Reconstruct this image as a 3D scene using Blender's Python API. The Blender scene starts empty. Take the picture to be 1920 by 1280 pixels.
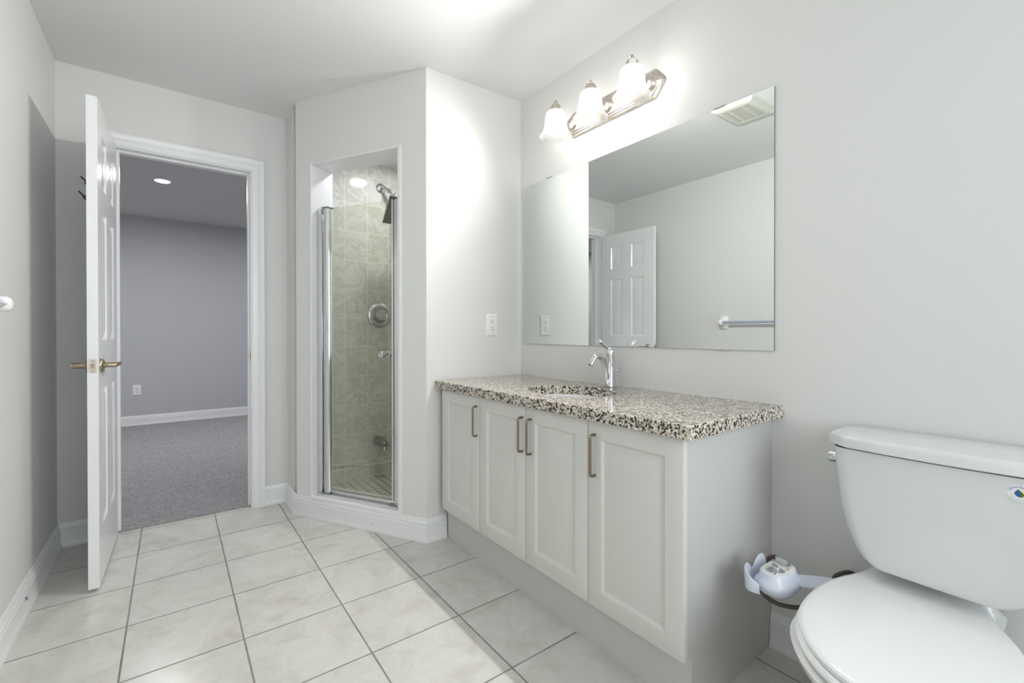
import bpy, bmesh, math, random
from math import sin, cos, pi, radians, sqrt, hypot
from mathutils import Vector, Matrix

SC = bpy.context.scene
COL = SC.collection

# ------------------------------------------------------------------ camera
YAW, PITCH, ROLL, FPX, SY, CAMH = radians(36.9102), radians(0.2753), radians(-0.0456), 848.61, -12.046, 1.07
_d = Vector((sin(YAW), cos(YAW), 0)); _z = Vector((0, 0, 1)); _r = Vector((cos(YAW), -sin(YAW), 0))
_f = _d * cos(PITCH) - _z * sin(PITCH)
_u = _z * cos(PITCH) + _d * sin(PITCH)
_R = _r * cos(ROLL) + _u * sin(ROLL)
_U = _u * cos(ROLL) - _r * sin(ROLL)
cd = bpy.data.cameras.new('camera'); cam = bpy.data.objects.new('camera', cd); COL.objects.link(cam)
cd.sensor_width = 36.0; cd.sensor_fit = 'HORIZONTAL'
cd.lens = FPX * 36.0 / 1920.0
cd.shift_y = SY / 1920.0
cd.clip_start = 0.02
cam.matrix_world = Matrix(((_R.x, _U.x, -_f.x, 0), (_R.y, _U.y, -_f.y, 0), (_R.z, _U.z, -_f.z, CAMH), (0, 0, 0, 1)))
SC.camera = cam

# ------------------------------------------------------------------ world, lights, exposure
EXPOSURE = 0.25
SKY_STRENGTH = 4.7
BULB_STRENGTH = 36.0
FILL_SPOT_WATTS = 58.0
SHOWER_LIGHT = 160.0
BEDROOM_LIGHT = 540.0
w = bpy.data.worlds.new('daylight'); SC.world = w; w.use_nodes = True
bg = w.node_tree.nodes['Background']
bg.inputs[0].default_value = (0.93, 0.965, 1.0, 1); bg.inputs[1].default_value = SKY_STRENGTH
WIN = (-0.30, 1.50, 0.70, 2.25)      # x0,x1,z0,z1 of the unseen window added for fill light behind the camera
YF = -1.25                            # that wall
al = bpy.data.lights.new('fill_window_portal', 'AREA'); al.shape = 'RECTANGLE'  # portal guiding sky light through the added window
al.size = WIN[1] - WIN[0]; al.size_y = WIN[3] - WIN[2]; al.energy = 1.0
al.cycles.is_portal = True
ao = bpy.data.objects.new('fill_window_portal', al); COL.objects.link(ao)
ao.location = ((WIN[0] + WIN[1]) / 2, YF - 0.13, (WIN[2] + WIN[3]) / 2)
ao.rotation_euler = (radians(90), 0, 0)
SC.view_settings.view_transform = 'Standard'; SC.view_settings.look = 'None'
SC.view_settings.exposure = EXPOSURE; SC.view_settings.gamma = 1.0; SC.view_settings.use_curve_mapping = False
SC.cycles.diffuse_bounces = 7
SC.cycles.max_bounces = 14
SC.cycles.transparent_max_bounces = 12
SC.cycles.caustics_reflective = False
SC.cycles.caustics_refractive = False

# ------------------------------------------------------------------ materials
def s2l(c):
    return tuple(((v / 255.0) / 12.92 if v <= 10.31 else ((v / 255.0 + 0.055) / 1.055) ** 2.4) for v in c)

def mat(name, color=(0.8, 0.8, 0.8), rough=0.5, metal=0.0, spec=0.5, coat=0.0):
    m = bpy.data.materials.new(name); m.use_nodes = True
    b = m.node_tree.nodes['Principled BSDF']
    b.inputs['Base Color'].default_value = (*color, 1)
    b.inputs['Roughness'].default_value = rough
    b.inputs['Metallic'].default_value = metal
    b.inputs['Specular IOR Level'].default_value = spec
    b.inputs['Coat Weight'].default_value = coat
    b.inputs['Coat Roughness'].default_value = 0.05
    return m

def nd(m, t, **kw):
    n = m.node_tree.nodes.new(t)
    for k, v in kw.items():
        setattr(n, k, v)
    return n

def lk(m, a, b):
    m.node_tree.links.new(a, b)

def bsdf(m):
    return m.node_tree.nodes['Principled BSDF']

def math_n(m, op, a, b=None, clamp=False):
    n = nd(m, 'ShaderNodeMath', operation=op); n.use_clamp = clamp
    for i, v in enumerate((a, b)):
        if v is None: continue
        if isinstance(v, (int, float)): n.inputs[i].default_value = v
        else: lk(m, v, n.inputs[i])
    return n.outputs[0]

def mixc(m, fac, a, b, blend='MIX'):
    n = nd(m, 'ShaderNodeMix', data_type='RGBA', blend_type=blend)
    for sock, v in ((n.inputs[0], fac), (n.inputs[6], a), (n.inputs[7], b)):
        if isinstance(v, (int, float)): sock.default_value = v
        elif isinstance(v, tuple): sock.default_value = (*v[:3], 1)
        else: lk(m, v, sock)
    return n.outputs[2]

def ramp(m, fac, stops, interp='LINEAR'):
    n = nd(m, 'ShaderNodeValToRGB'); n.color_ramp.interpolation = interp
    e = n.color_ramp.elements
    while len(e) < len(stops): e.new(0.5)
    for el, (p, c) in zip(e, stops):
        el.position = p
        el.color = (c, c, c, 1) if isinstance(c, (int, float)) else (*c, 1)
    lk(m, fac, n.inputs[0])
    return n.outputs[0]

def noise(m, vec, scale, detail=3, rough=0.5, dist=0.0):
    n = nd(m, 'ShaderNodeTexNoise')
    n.inputs['Scale'].default_value = scale; n.inputs['Detail'].default_value = detail
    n.inputs['Roughness'].default_value = rough; n.inputs['Distortion'].default_value = dist
    lk(m, vec, n.inputs['Vector'])
    return n

def bump(m, height, strength=0.1, dist=0.01):
    n = nd(m, 'ShaderNodeBump'); n.inputs['Strength'].default_value = strength; n.inputs['Distance'].default_value = dist
    lk(m, height, n.inputs['Height']); lk(m, n.outputs[0], bsdf(m).inputs['Normal'])

def pos(m):
    return nd(m, 'ShaderNodeNewGeometry').outputs['Position']

def objc(m):
    return nd(m, 'ShaderNodeTexCoord').outputs['Object']

def paint(name, c, rough=0.55, bs=0.03):
    m = mat(name, c, rough, spec=0.35)
    p = pos(m)
    n = noise(m, p, 260, 2)
    bump(m, n.outputs[0], bs, 0.002)
    n2 = noise(m, p, 1.3, 2)
    lk(m, mixc(m, math_n(m, 'MULTIPLY', n2.outputs[0], 0.10), c, tuple(v * 0.93 for v in c)), bsdf(m).inputs['Base Color'])
    return m

M = {}
M['wall'] = paint('wall_paint', (0.715, 0.715, 0.705))
M['ceil'] = paint('ceiling_paint', (0.77, 0.77, 0.765), 0.7)
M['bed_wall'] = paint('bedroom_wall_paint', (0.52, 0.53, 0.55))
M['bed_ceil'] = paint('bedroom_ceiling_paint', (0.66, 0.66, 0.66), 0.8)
M['trim'] = mat('white_trim_paint', (0.80, 0.805, 0.815), 0.32)
M['door'] = mat('white_door_paint', (0.80, 0.81, 0.82), 0.22)
M['cab'] = mat('white_thermofoil', (0.66, 0.65, 0.625), 0.38)
M['carcass'] = mat('cabinet_laminate', (0.58, 0.575, 0.56), 0.42)
M['porcelain'] = mat('white_porcelain', (0.70, 0.715, 0.715), 0.07, coat=0.5)
M['seat'] = mat('white_seat_plastic', (0.84, 0.85, 0.855), 0.16)
M['plastic'] = mat('white_plastic', (0.84, 0.84, 0.82), 0.25)
M['bidet'] = mat('bluish_white_plastic', (0.66, 0.70, 0.80), 0.18)
M['chrome'] = mat('chrome', (0.68, 0.69, 0.71), 0.08, 1.0)
M['dark_chrome'] = mat('dull_grey_metal', (0.33, 0.34, 0.33), 0.28, 1.0)
M['alu'] = mat('polished_aluminium', (0.78, 0.79, 0.80), 0.18, 1.0)
M['nickel'] = mat('brushed_nickel', (0.62, 0.56, 0.50), 0.28, 1.0)
M['antique'] = mat('antique_nickel', (0.40, 0.34, 0.25), 0.30, 1.0)
M['pull'] = mat('aged_nickel_pull', (0.30, 0.24, 0.17), 0.32, 1.0)
M['black'] = mat('black_metal', (0.008, 0.008, 0.012), 0.35)
M['rubber'] = mat('black_rubber_seal', (0.012, 0.012, 0.013), 0.5)
M['slot'] = mat('dark_slot', (0.02, 0.02, 0.02), 0.6)
M['hose'] = mat('translucent_brown_hose', (0.095, 0.072, 0.058), 0.22)
M['red'] = mat('red_print', (0.70, 0.06, 0.06), 0.5)
M['blue'] = mat('blue_print', (0.01, 0.11, 0.40), 0.5)
M['green'] = mat('green_print', (0.10, 0.16, 0.01), 0.5)
M['greyprint'] = mat('grey_blue_print', (0.30, 0.38, 0.50), 0.5)
M['grey'] = mat('light_grey_print', (0.45, 0.46, 0.47), 0.5)
M['sticker'] = mat('clear_sticker', (0.80, 0.82, 0.82), 0.2)
M['bar'] = mat('pale_blue_grey_bar', (0.46, 0.50, 0.60), 0.2)
M['ventwhite'] = mat('cream_plastic', (0.64, 0.64, 0.58), 0.4)
M['vent_dark'] = mat('dark_vent_gap', (0.05, 0.05, 0.045), 0.8)

# floor tile: 33 cm squares aligned with the room
def tile_mask(m, a, b, a0, b0, pa, pb, gap):
    fa = math_n(m, 'FRACT', math_n(m, 'DIVIDE', math_n(m, 'SUBTRACT', a, a0), pa))
    fb = math_n(m, 'FRACT', math_n(m, 'DIVIDE', math_n(m, 'SUBTRACT', b, b0), pb))
    da = math_n(m, 'MULTIPLY', math_n(m, 'MINIMUM', fa, math_n(m, 'SUBTRACT', 1.0, fa)), pa)
    db = math_n(m, 'MULTIPLY', math_n(m, 'MINIMUM', fb, math_n(m, 'SUBTRACT', 1.0, fb)), pb)
    d = math_n(m, 'MINIMUM', da, db)
    # 1 on the tile, 0 in the joint
    n = nd(m, 'ShaderNodeMapRange'); n.inputs[1].default_value = gap * 0.75; n.inputs[2].default_value = gap * 1.2
    lk(m, d, n.inputs[0])
    return n.outputs[0]

def cell_id(m, a, b, a0, b0, pa, pb):
    fa = math_n(m, 'FLOOR', math_n(m, 'DIVIDE', math_n(m, 'SUBTRACT', a, a0), pa))
    fb = math_n(m, 'FLOOR', math_n(m, 'DIVIDE', math_n(m, 'SUBTRACT', b, b0), pb))
    c = nd(m, 'ShaderNodeCombineXYZ'); lk(m, fa, c.inputs[0]); lk(m, fb, c.inputs[1])
    wn = nd(m, 'ShaderNodeTexWhiteNoise'); lk(m, c.outputs[0], wn.inputs['Vector'])
    return wn

m = mat('cream_floor_tile', rough=0.20, spec=0.45); M['floor'] = m
p = pos(m); sx = nd(m, 'ShaderNodeSeparateXYZ'); lk(m, p, sx.inputs[0])
mask = tile_mask(m, sx.outputs[0], sx.outputs[1], -0.1359, 2.8335, 0.3338, 0.3361, 0.0028)
cid = cell_id(m, sx.outputs[0], sx.outputs[1], -0.1359, 2.8335, 0.3338, 0.3361)
va = nd(m, 'ShaderNodeVectorMath', operation='ADD'); lk(m, p, va.inputs[0])
vs = nd(m, 'ShaderNodeVectorMath', operation='SCALE'); lk(m, cid.outputs['Color'], vs.inputs[0]); vs.inputs['Scale'].default_value = 5.0
lk(m, vs.outputs[0], va.inputs[1])
n1 = noise(m, va.outputs[0], 8, 5, 0.6, 0.7)
n2 = noise(m, va.outputs[0], 24, 4, 0.6, 1.5)
c = ramp(m, n1.outputs[0], [(0.30, (0.53, 0.515, 0.475)), (0.50, (0.61, 0.60, 0.57)), (0.72, (0.66, 0.65, 0.625))])
c = mixc(m, math_n(m, 'MULTIPLY', ramp(m, n2.outputs[0], [(0.45, 0.0), (0.75, 1.0)]), 0.28), c, (0.50, 0.475, 0.43))
n3 = noise(m, p, 6, 3)
grout = ramp(m, n3.outputs[0], [(0.3, (0.17, 0.17, 0.165)), (0.7, (0.30, 0.295, 0.285))])
lk(m, mixc(m, mask, grout, c), bsdf(m).inputs['Base Color'])
lk(m, math_n(m, 'SUBTRACT', 0.75, math_n(m, 'MULTIPLY', mask, 0.53)), bsdf(m).inputs['Roughness'])
bump(m, mask, 0.5, 0.002)

def wall_tile(name, axis_a, a0, pa, z0, pz):
    m = mat(name, rough=0.10, spec=0.5)
    p = pos(m); s = nd(m, 'ShaderNodeSeparateXYZ'); lk(m, p, s.inputs[0])
    a = s.outputs[axis_a]; z = s.outputs[2]
    mask = tile_mask(m, a, z, a0, z0, pa, pz, 0.0020)
    cid = cell_id(m, a, z, a0, z0, pa, pz)
    va = nd(m, 'ShaderNodeVectorMath', operation='ADD'); lk(m, p, va.inputs[0])
    vs = nd(m, 'ShaderNodeVectorMath', operation='SCALE'); lk(m, cid.outputs['Color'], vs.inputs[0]); vs.inputs['Scale'].default_value = 7.0
    lk(m, vs.outputs[0], va.inputs[1])
    n1 = noise(m, va.outputs[0], 7, 5, 0.65, 0.9)
    vein = math_n(m, 'ABSOLUTE', math_n(m, 'SUBTRACT', n1.outputs[0], 0.5))
    vein = ramp(m, vein, [(0.0, 1.0), (0.075, 0.0)])
    n2 = noise(m, va.outputs[0], 22, 4, 0.65, 1.0)
    base = ramp(m, n2.outputs[0], [(0.3, (0.61, 0.60, 0.555)), (0.55, (0.71, 0.705, 0.67)), (0.8, (0.75, 0.745, 0.71))])
    base = mixc(m, math_n(m, 'MULTIPLY', vein, math_n(m, 'MULTIPLY', n2.outputs[0], 0.95)), base, (0.42, 0.415, 0.365))
    lk(m, mixc(m, mask, (0.78, 0.775, 0.735), base), bsdf(m).inputs['Base Color'])
    lk(m, math_n(m, 'SUBTRACT', 0.6, math_n(m, 'MULTIPLY', mask, 0.5)), bsdf(m).inputs['Roughness'])
    bump(m, mask, 0.35, 0.0015)
    return m
M['tile_x'] = wall_tile('shower_tile_back', 0, 0.9449 - 0.1532 * 10, 0.1532, 1.767 - 0.1985 * 12, 0.1985)
M['tile_y'] = wall_tile('shower_tile_side', 1, 2.236, 0.1532, 1.767 - 0.1985 * 12, 0.1985)

m = mat('shower_floor_mosaic', rough=0.35); M['mosaic'] = m
p = pos(m); sx = nd(m, 'ShaderNodeSeparateXYZ'); lk(m, p, sx.inputs[0])
mask = tile_mask(m, sx.outputs[0], sx.outputs[1], 0.898, 2.862, 0.0492, 0.0492, 0.0030)
n1 = noise(m, p, 30, 3)
lk(m, mixc(m, mask, (0.06, 0.06, 0.055), ramp(m, n1.outputs[0], [(0.3, (0.58, 0.565, 0.49)), (0.7, (0.68, 0.665, 0.59))])), bsdf(m).inputs['Base Color'])
bump(m, mask, 0.4, 0.0015)

m = mat('speckled_granite', rough=0.10, spec=0.5); M['granite'] = m
p = objc(m)
wv = noise(m, p, 60, 2); va = nd(m, 'ShaderNodeVectorMath', operation='MULTIPLY_ADD')
lk(m, wv.outputs['Color'], va.inputs[0]); va.inputs[1].default_value = (0.012, 0.012, 0.012); lk(m, p, va.inputs[2])
v1 = nd(m, 'ShaderNodeTexVoronoi'); v1.inputs['Scale'].default_value = 165; lk(m, va.outputs[0], v1.inputs['Vector'])
s1 = nd(m, 'ShaderNodeSeparateXYZ'); lk(m, v1.outputs['Color'], s1.inputs[0])
n1 = noise(m, p, 26, 2)
sel = math_n(m, 'ADD', math_n(m, 'MULTIPLY', s1.outputs[0], 0.72), math_n(m, 'MULTIPLY', n1.outputs[0], 0.42))
c = ramp(m, sel, [(0.0, (0.015, 0.014, 0.014)), (0.33, (0.06, 0.05, 0.045)), (0.39, (0.34, 0.30, 0.25)), (0.48, (0.62, 0.54, 0.44)), (0.62, (0.72, 0.66, 0.57)), (0.72, (0.50, 0.47, 0.43)), (0.79, (0.78, 0.73, 0.65)), (0.89, (0.02, 0.02, 0.02))], 'CONSTANT')
v2 = nd(m, 'ShaderNodeTexVoronoi'); v2.inputs['Scale'].default_value = 330; lk(m, p, v2.inputs['Vector'])
s2 = nd(m, 'ShaderNodeSeparateXYZ'); lk(m, v2.outputs['Color'], s2.inputs[0])
c = mixc(m, ramp(m, s2.outputs[1], [(0.0, 0.55), (0.2, 0.0)], 'CONSTANT'), c, (0.10, 0.09, 0.085))
lk(m, c, bsdf(m).inputs['Base Color'])

m = mat('grey_carpet', rough=0.95, spec=0.1); M['carpet'] = m
p = pos(m)
n1 = noise(m, p, 62, 6, 0.85, 0.5); n2 = noise(m, p, 2.6, 3, 0.5, 0.6)
c = ramp(m, n1.outputs[0], [(0.32, (0.22, 0.21, 0.225)), (0.50, (0.56, 0.545, 0.57)), (0.66, (0.84, 0.82, 0.84))])
lk(m, mixc(m, math_n(m, 'MULTIPLY', n2.outputs[0], 0.35), c, (0.46, 0.445, 0.46)), bsdf(m).inputs['Base Color'])
bump(m, n1.outputs[0], 0.9, 0.02)

m = mat('mirror_silver', (0.77, 0.80, 0.785), 0.004, 1.0); M['mirror'] = m
M['mirror_edge'] = mat('mirror_edge', (0.10, 0.12, 0.13), 0.2, 0.3)

def thin_glass(name, tint, refl=1.0, rough=0.0):
    m = bpy.data.materials.new(name); m.use_nodes = True
    nt = m.node_tree; nt.nodes.remove(nt.nodes['Principled BSDF'])
    out = nt.nodes['Material Output']
    t = nd(m, 'ShaderNodeBsdfTransparent'); t.inputs[0].default_value = (*tint, 1)
    g = nd(m, 'ShaderNodeBsdfGlossy'); g.inputs['Roughness'].default_value = rough; g.inputs[0].default_value = (1, 1, 1, 1)
    fr = nd(m, 'ShaderNodeFresnel'); fr.inputs[0].default_value = 1.45
    mx = nd(m, 'ShaderNodeMixShader')
    lk(m, math_n(m, 'MULTIPLY', fr.outputs[0], refl), mx.inputs[0]); lk(m, t.outputs[0], mx.inputs[1]); lk(m, g.outputs[0], mx.inputs[2])
    lk(m, mx.outputs[0], out.inputs[0])
    return m
M['glass'] = thin_glass('shower_glass', (0.945, 0.95, 0.905), 0.22)
M['pane'] = thin_glass('fill_window_glass', (0.97, 0.985, 0.98), 0.6)

def emitter(name, color, strength):
    m = bpy.data.materials.new(name); m.use_nodes = True
    b = bsdf(m); b.inputs['Base Color'].default_value = (0.9, 0.9, 0.9, 1)
    b.inputs['Emission Color'].default_value = (*color, 1); b.inputs['Emission Strength'].default_value = strength
    return m
M['bulb'] = emitter('lit_bulb', (1.0, 0.965, 0.91), BULB_STRENGTH)
M['shower_lens'] = emitter('lit_shower_lens', (0.97, 0.98, 1.0), SHOWER_LIGHT)
M['bed_lens'] = emitter('lit_bedroom_lens', (0.985, 0.985, 1.0), BEDROOM_LIGHT)

m = bpy.data.materials.new('frosted_shade_glass'); m.use_nodes = True; M['shade'] = m
nt = m.node_tree; b = bsdf(m)
b.inputs['Base Color'].default_value = (0.86, 0.86, 0.84, 1); b.inputs['Roughness'].default_value = 0.25
tr = nd(m, 'ShaderNodeBsdfTranslucent')
p = objc(m); n1 = noise(m, p, 26, 4, 0.6, 1.8)
lk(m, ramp(m, n1.outputs[0], [(0.35, (0.78, 0.78, 0.74)), (0.65, (0.97, 0.97, 0.96))]), tr.inputs[0])
mx = nd(m, 'ShaderNodeMixShader'); mx.inputs[0].default_value = 0.86
lk(m, b.outputs[0], mx.inputs[1]); lk(m, tr.outputs[0], mx.inputs[2])
tp_ = nd(m, 'ShaderNodeBsdfTransparent'); mx2 = nd(m, 'ShaderNodeMixShader'); mx2.inputs[0].default_value = 0.70
lk(m, mx.outputs[0], mx2.inputs[1]); lk(m, tp_.outputs[0], mx2.inputs[2]); lk(m, mx2.outputs[0], nt.nodes['Material Output'].inputs[0])

# ------------------------------------------------------------------ mesh helpers
def box(bm, x0, x1, y0, y1, z0, z1, bev=0.0, seg=2):
    vs = [bm.verts.new((x, y, z)) for x in (x0, x1) for y in (y0, y1) for z in (z0, z1)]
    q = [(0, 1, 3, 2), (4, 6, 7, 5), (0, 4, 5, 1), (2, 3, 7, 6), (0, 2, 6, 4), (1, 5, 7, 3)]
    fs = [bm.faces.new([vs[i] for i in f]) for f in q]
    if bev > 0:
        es = list({e for f in fs for e in f.edges})
        bmesh.ops.bevel(bm, geom=es, offset=bev, segments=seg, affect='EDGES', profile=0.5)
    return fs

def prism(bm, pts, fn0, fn1):
    """pts 2-D outline; fn0/fn1 map a 2-D point to the two end positions"""
    a = [bm.verts.new(fn0(p)) for p in pts]; b = [bm.verts.new(fn1(p)) for p in pts]
    n = len(pts)
    bm.faces.new(a); bm.faces.new(b[::-1])
    for i in range(n):
        bm.faces.new((a[i], b[i], b[(i + 1) % n], a[(i + 1) % n]))

def loft(bm, rings, cap0=True, cap1=True, closed=True):
    R = [[bm.verts.new(p) for p in r] for r in rings]
    n = len(R[0])
    for a, b in zip(R, R[1:]):
        for i in range(n if closed else n - 1):
            j = (i + 1) % n
            bm.faces.new((a[i], a[j], b[j], b[i]))
    if cap0: bm.faces.new(R[0][::-1])
    if cap1: bm.faces.new(R[-1])
    return R

def frame_of(t):
    t = t.normalized()
    a = Vector((0, 0, 1)) if abs(t.z) < 0.9 else Vector((1, 0, 0))
    u = t.cross(a).normalized(); v = t.cross(u).normalized()
    return u, v

def lathe(bm, prof, origin, axis=(0, 0, 1), seg=32, cap0=True, cap1=True):
    """prof: list of (radius, distance along axis)"""
    o = Vector(origin); ax = Vector(axis).normalized(); u, v = frame_of(ax)
    rings = [[o + ax * h + (u * cos(2 * pi * i / seg) + v * sin(2 * pi * i / seg)) * max(r, 1e-4) for i in range(seg)] for r, h in prof]
    loft(bm, rings, cap0, cap1)

def catmull(pts, n=8):
    P = [Vector(p) for p in pts]; P = [P[0] * 2 - P[1]] + P + [P[-1] * 2 - P[-2]]
    out = []
    for i in range(1, len(P) - 2):
        for k in range(n):
            t = k / n
            a, b, c, d = P[i - 1], P[i], P[i + 1], P[i + 2]
            out.append(0.5 * ((2 * b) + (c - a) * t + (2 * a - 5 * b + 4 * c - d) * t * t + (3 * b - a - 3 * c + d) * t ** 3))
    out.append(P[-2])
    return out

def tube(bm, pts, rad, seg=14, caps=True, sx=1.0):
    P = [Vector(p) for p in pts]; n = len(P)
    rr = rad if isinstance(rad, (list, tuple)) else [rad] * n
    if len(rr) != n:
        rr = [rr[min(int(i / (n - 1) * (len(rr) - 1)), len(rr) - 2)] * (1 - (i / (n - 1) * (len(rr) - 1)) % 1.0 if i < n - 1 else 0) + rr[min(int(i / (n - 1) * (len(rr) - 1)) + 1, len(rr) - 1)] * ((i / (n - 1) * (len(rr) - 1)) % 1.0 if i < n - 1 else 1) for i in range(n)]
    T = [(P[min(i + 1, n - 1)] - P[max(i - 1, 0)]).normalized() for i in range(n)]
    u, v = frame_of(T[0]); rings = []
    for i in range(n):
        u = (u - T[i] * u.dot(T[i])).normalized(); v = T[i].cross(u)
        rings.append([P[i] + (u * cos(2 * pi * k / seg) * sx + v * sin(2 * pi * k / seg)) * rr[i] for k in range(seg)])
    loft(bm, rings, caps, caps)

def mitre(path, sign=1):
    """unit-offset direction at each vertex of an open 2-D path (to the left for sign=1)"""
    out = []
    for i in range(len(path)):
        ns = []
        for a, b in ((i - 1, i), (i, i + 1)):
            if a >= 0 and b < len(path):
                dx, dy = path[b][0] - path[a][0], path[b][1] - path[a][1]; l = hypot(dx, dy)
                ns.append((-dy / l * sign, dx / l * sign))
        if len(ns) == 1: out.append(ns[0])
        else:
            mx_, my_ = ns[0][0] + ns[1][0], ns[0][1] + ns[1][1]
            k = 2.0 / (mx_ * mx_ + my_ * my_)
            out.append((mx_ * k, my_ * k))
    return out

def sweep(bm, path, profile, fn, sign=1):
    """profile: closed list of (offset, height); fn((x,y),h) -> 3-D"""
    md = mitre(path, sign)
    rings = [[fn((p[0] + d[0] * o, p[1] + d[1] * o), h) for o, h in profile] for p, d in zip(path, md)]
    loft(bm, rings)

def obj(name, bm, material, parent=None, origin=None, smooth=35, world=True):
    bmesh.ops.recalc_face_normals(bm, faces=bm.faces)
    off = Vector(origin) if origin is not None else (Vector(parent['_o']) if parent is not None else Vector((0, 0, 0)))
    for v in bm.verts: v.co -= off
    me = bpy.data.meshes.new(name); bm.to_mesh(me); bm.free()
    for mm in (material if isinstance(material, (list, tuple)) else [material]): me.materials.append(mm)
    if smooth:
        for pl in me.polygons: pl.use_smooth = True
        me.set_sharp_from_angle(angle=radians(smooth))
    o = bpy.data.objects.new(name, me); COL.objects.link(o)
    o.location = off
    if parent is not None:
        o.parent = parent; o.location = off - Vector(parent['_o'])
    o['_o'] = tuple(off)
    return o

def thing(name, label, cat, loc, group=None):
    o = bpy.data.objects.new(name, None); COL.objects.link(o); o.location = loc; o['_o'] = tuple(loc)
    o.empty_display_size = 0.05
    return tag(o, label, cat, group)

def tag(o, label, cat, group=None):
    o['label'] = label; o['category'] = cat
    if group: o['group'] = group
    return o

def struct(name, bm, material, parent=None, smooth=None, label=None):
    o = obj(name, bm, material, parent, smooth=smooth)
    if parent is None: o['kind'] = 'structure'
    if label: o['label'] = label
    return o

def B(): return bmesh.new()

# ------------------------------------------------------------------ room dimensions (metres)
XL, XR, YB, H = -0.4612, 1.6424, 3.168, 2.426
WX, WY = 0.5876, 2.9066           # corner of the short wing wall
SXo, SYo = 1.0417, 2.1161         # outer corner of the shower wall
SYi = 2.1010                      # where the side wall meets the vanity wall
YBED = 6.786
C0 = Vector((SXo, SYo, 0)); Tt = Vector((WX - SXo, WY - SYo, 0)); LT = Tt.length; Tt.normalize()
Nn = Vector((Tt.y, -Tt.x, 0))     # into the shower
def SD(s, d, z): return C0 + Tt * s + Nn * d + Vector((0, 0, z))

# floor and ceiling
b = B(); box(b, XL - .1, XR + .1, YF - .1, 3.207, -0.06, 0.0); struct('floor', b, M['floor'])
b = B(); box(b, XL - .1, XR + .1, YF - .1, YB + .0, H, H + .06); struct('ceiling', b, M['ceil'])
# walls
b = B(); box(b, XL - .1, XL, YF - .1, YB + .12, 0, H); struct('wall_left', b, M['wall'])
b = B(); box(b, XR, XR + .1, YF - .1, YB + .12, 0, H); struct('wall_right', b, M['wall'])
OX0, OX1, OZ = -0.250, 0.400, 2.067
b = B(); prism(b, [(XL, 0), (OX0, 0), (OX0, OZ), (OX1, OZ), (OX1, 0), (XR, 0), (XR, H), (XL, H)], lambda p: (p[0], YB, p[1]), lambda p: (p[0], YB + .115, p[1])); struct('wall_back', b, M['wall'])
b = B(); box(b, WX, WX + .10, WY + .06, YB, 0, H); struct('wall_wing', b, M['wall'])
# diagonal wall with the shower opening
S0, S1, ZS0, ZS1, DW = 0.1745, 0.787, 0.112, 2.046, 0.158
b = B()
out = [(0, 0), (LT, 0), (LT, H), (0, H)]; inn = [(S0, ZS0), (S1, ZS0), (S1, ZS1), (S0, ZS1)]
def DWv(q, d):
    # corner ends are mitred into the neighbouring walls
    s = q[0]
    if d > 0: s = s + (0.0 if q in inn else (-0.03 if s > 0.5 else 0.075))
    return SD(s, d, q[1])
vo0 = [b.verts.new(DWv(q, 0)) for q in out]; vi0 = [b.verts.new(DWv(q, 0)) for q in inn]
vo1 = [b.verts.new(DWv(q, DW)) for q in out]; vi1 = [b.verts.new(DWv(q, DW)) for q in inn]
for i in range(4):
    j = (i + 1) % 4
    b.faces.new((vo0[i], vo0[j], vi0[j], vi0[i])); b.faces.new((vo1[i], vi1[i], vi1[j], vo1[j]))
    b.faces.new((vo0[i], vo1[i], vo1[j], vo0[j])); b.faces.new((vi0[i], vi0[j], vi1[j], vi1[i]))
struct('wall_diagonal', b, M['wall'])
b = B(); prism(b, [(SXo, SYo), (XR, SYi), (XR, SYi + .12), (SXo + .09, SYo + .135)], lambda p: (p[0], p[1], 0), lambda p: (p[0], p[1], H)); struct('wall_side', b, M['wall'])
# wall behind the camera with the added fill window
wx0, wx1, wz0, wz1 = WIN
b = B(); o_ = [(XL, 0), (XR, 0), (XR, H), (XL, H)]; i_ = [(wx0, wz0), (wx1, wz0), (wx1, wz1), (wx0, wz1)]
A = [[b.verts.new((q[0], y, q[1])) for q in L_] for y in (YF, YF - .1) for L_ in (o_, i_)]
for i in range(4):
    j = (i + 1) % 4
    b.faces.new((A[0][i], A[0][j], A[1][j], A[1][i])); b.faces.new((A[2][i], A[3][i], A[3][j], A[2][j]))
    b.faces.new((A[0][i], A[2][i], A[2][j], A[0][j])); b.faces.new((A[1][i], A[1][j], A[3][j], A[3][i]))
struct('wall_front', b, M['wall'])
wo = bpy.data.objects.new('fill_window', None); COL.objects.link(wo); wo.location = ((wx0 + wx1) / 2, YF - .06, wz0); wo['_o'] = tuple(wo.location); wo['kind'] = 'structure'  # assumed window, added to let in daylight fill
b = B()
A = []
for y in (YF - .04, YF - .085):
    for k in (0.0, 0.05):
        A.append([b.verts.new(q) for q in ((wx0 + k, y, wz0 + k), (wx1 - k, y, wz0 + k), (wx1 - k, y, wz1 - k), (wx0 + k, y, wz1 - k))])
for i in range(4):
    j = (i + 1) % 4
    b.faces.new((A[0][i], A[0][j], A[1][j], A[1][i])); b.faces.new((A[2][i], A[3][i], A[3][j], A[2][j]))
    b.faces.new((A[0][i], A[2][i], A[2][j], A[0][j])); b.faces.new((A[1][i], A[1][j], A[3][j], A[3][i]))
obj('fill_window_frame', b, M['trim'], wo, smooth=None)
b = B(); box(b, wx0 + .05, wx1 - .05, YF - .064, YF - .060, wz0 + .05, wz1 - .05); obj('fill_window_pane', b, M['pane'], wo, smooth=None)

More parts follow.
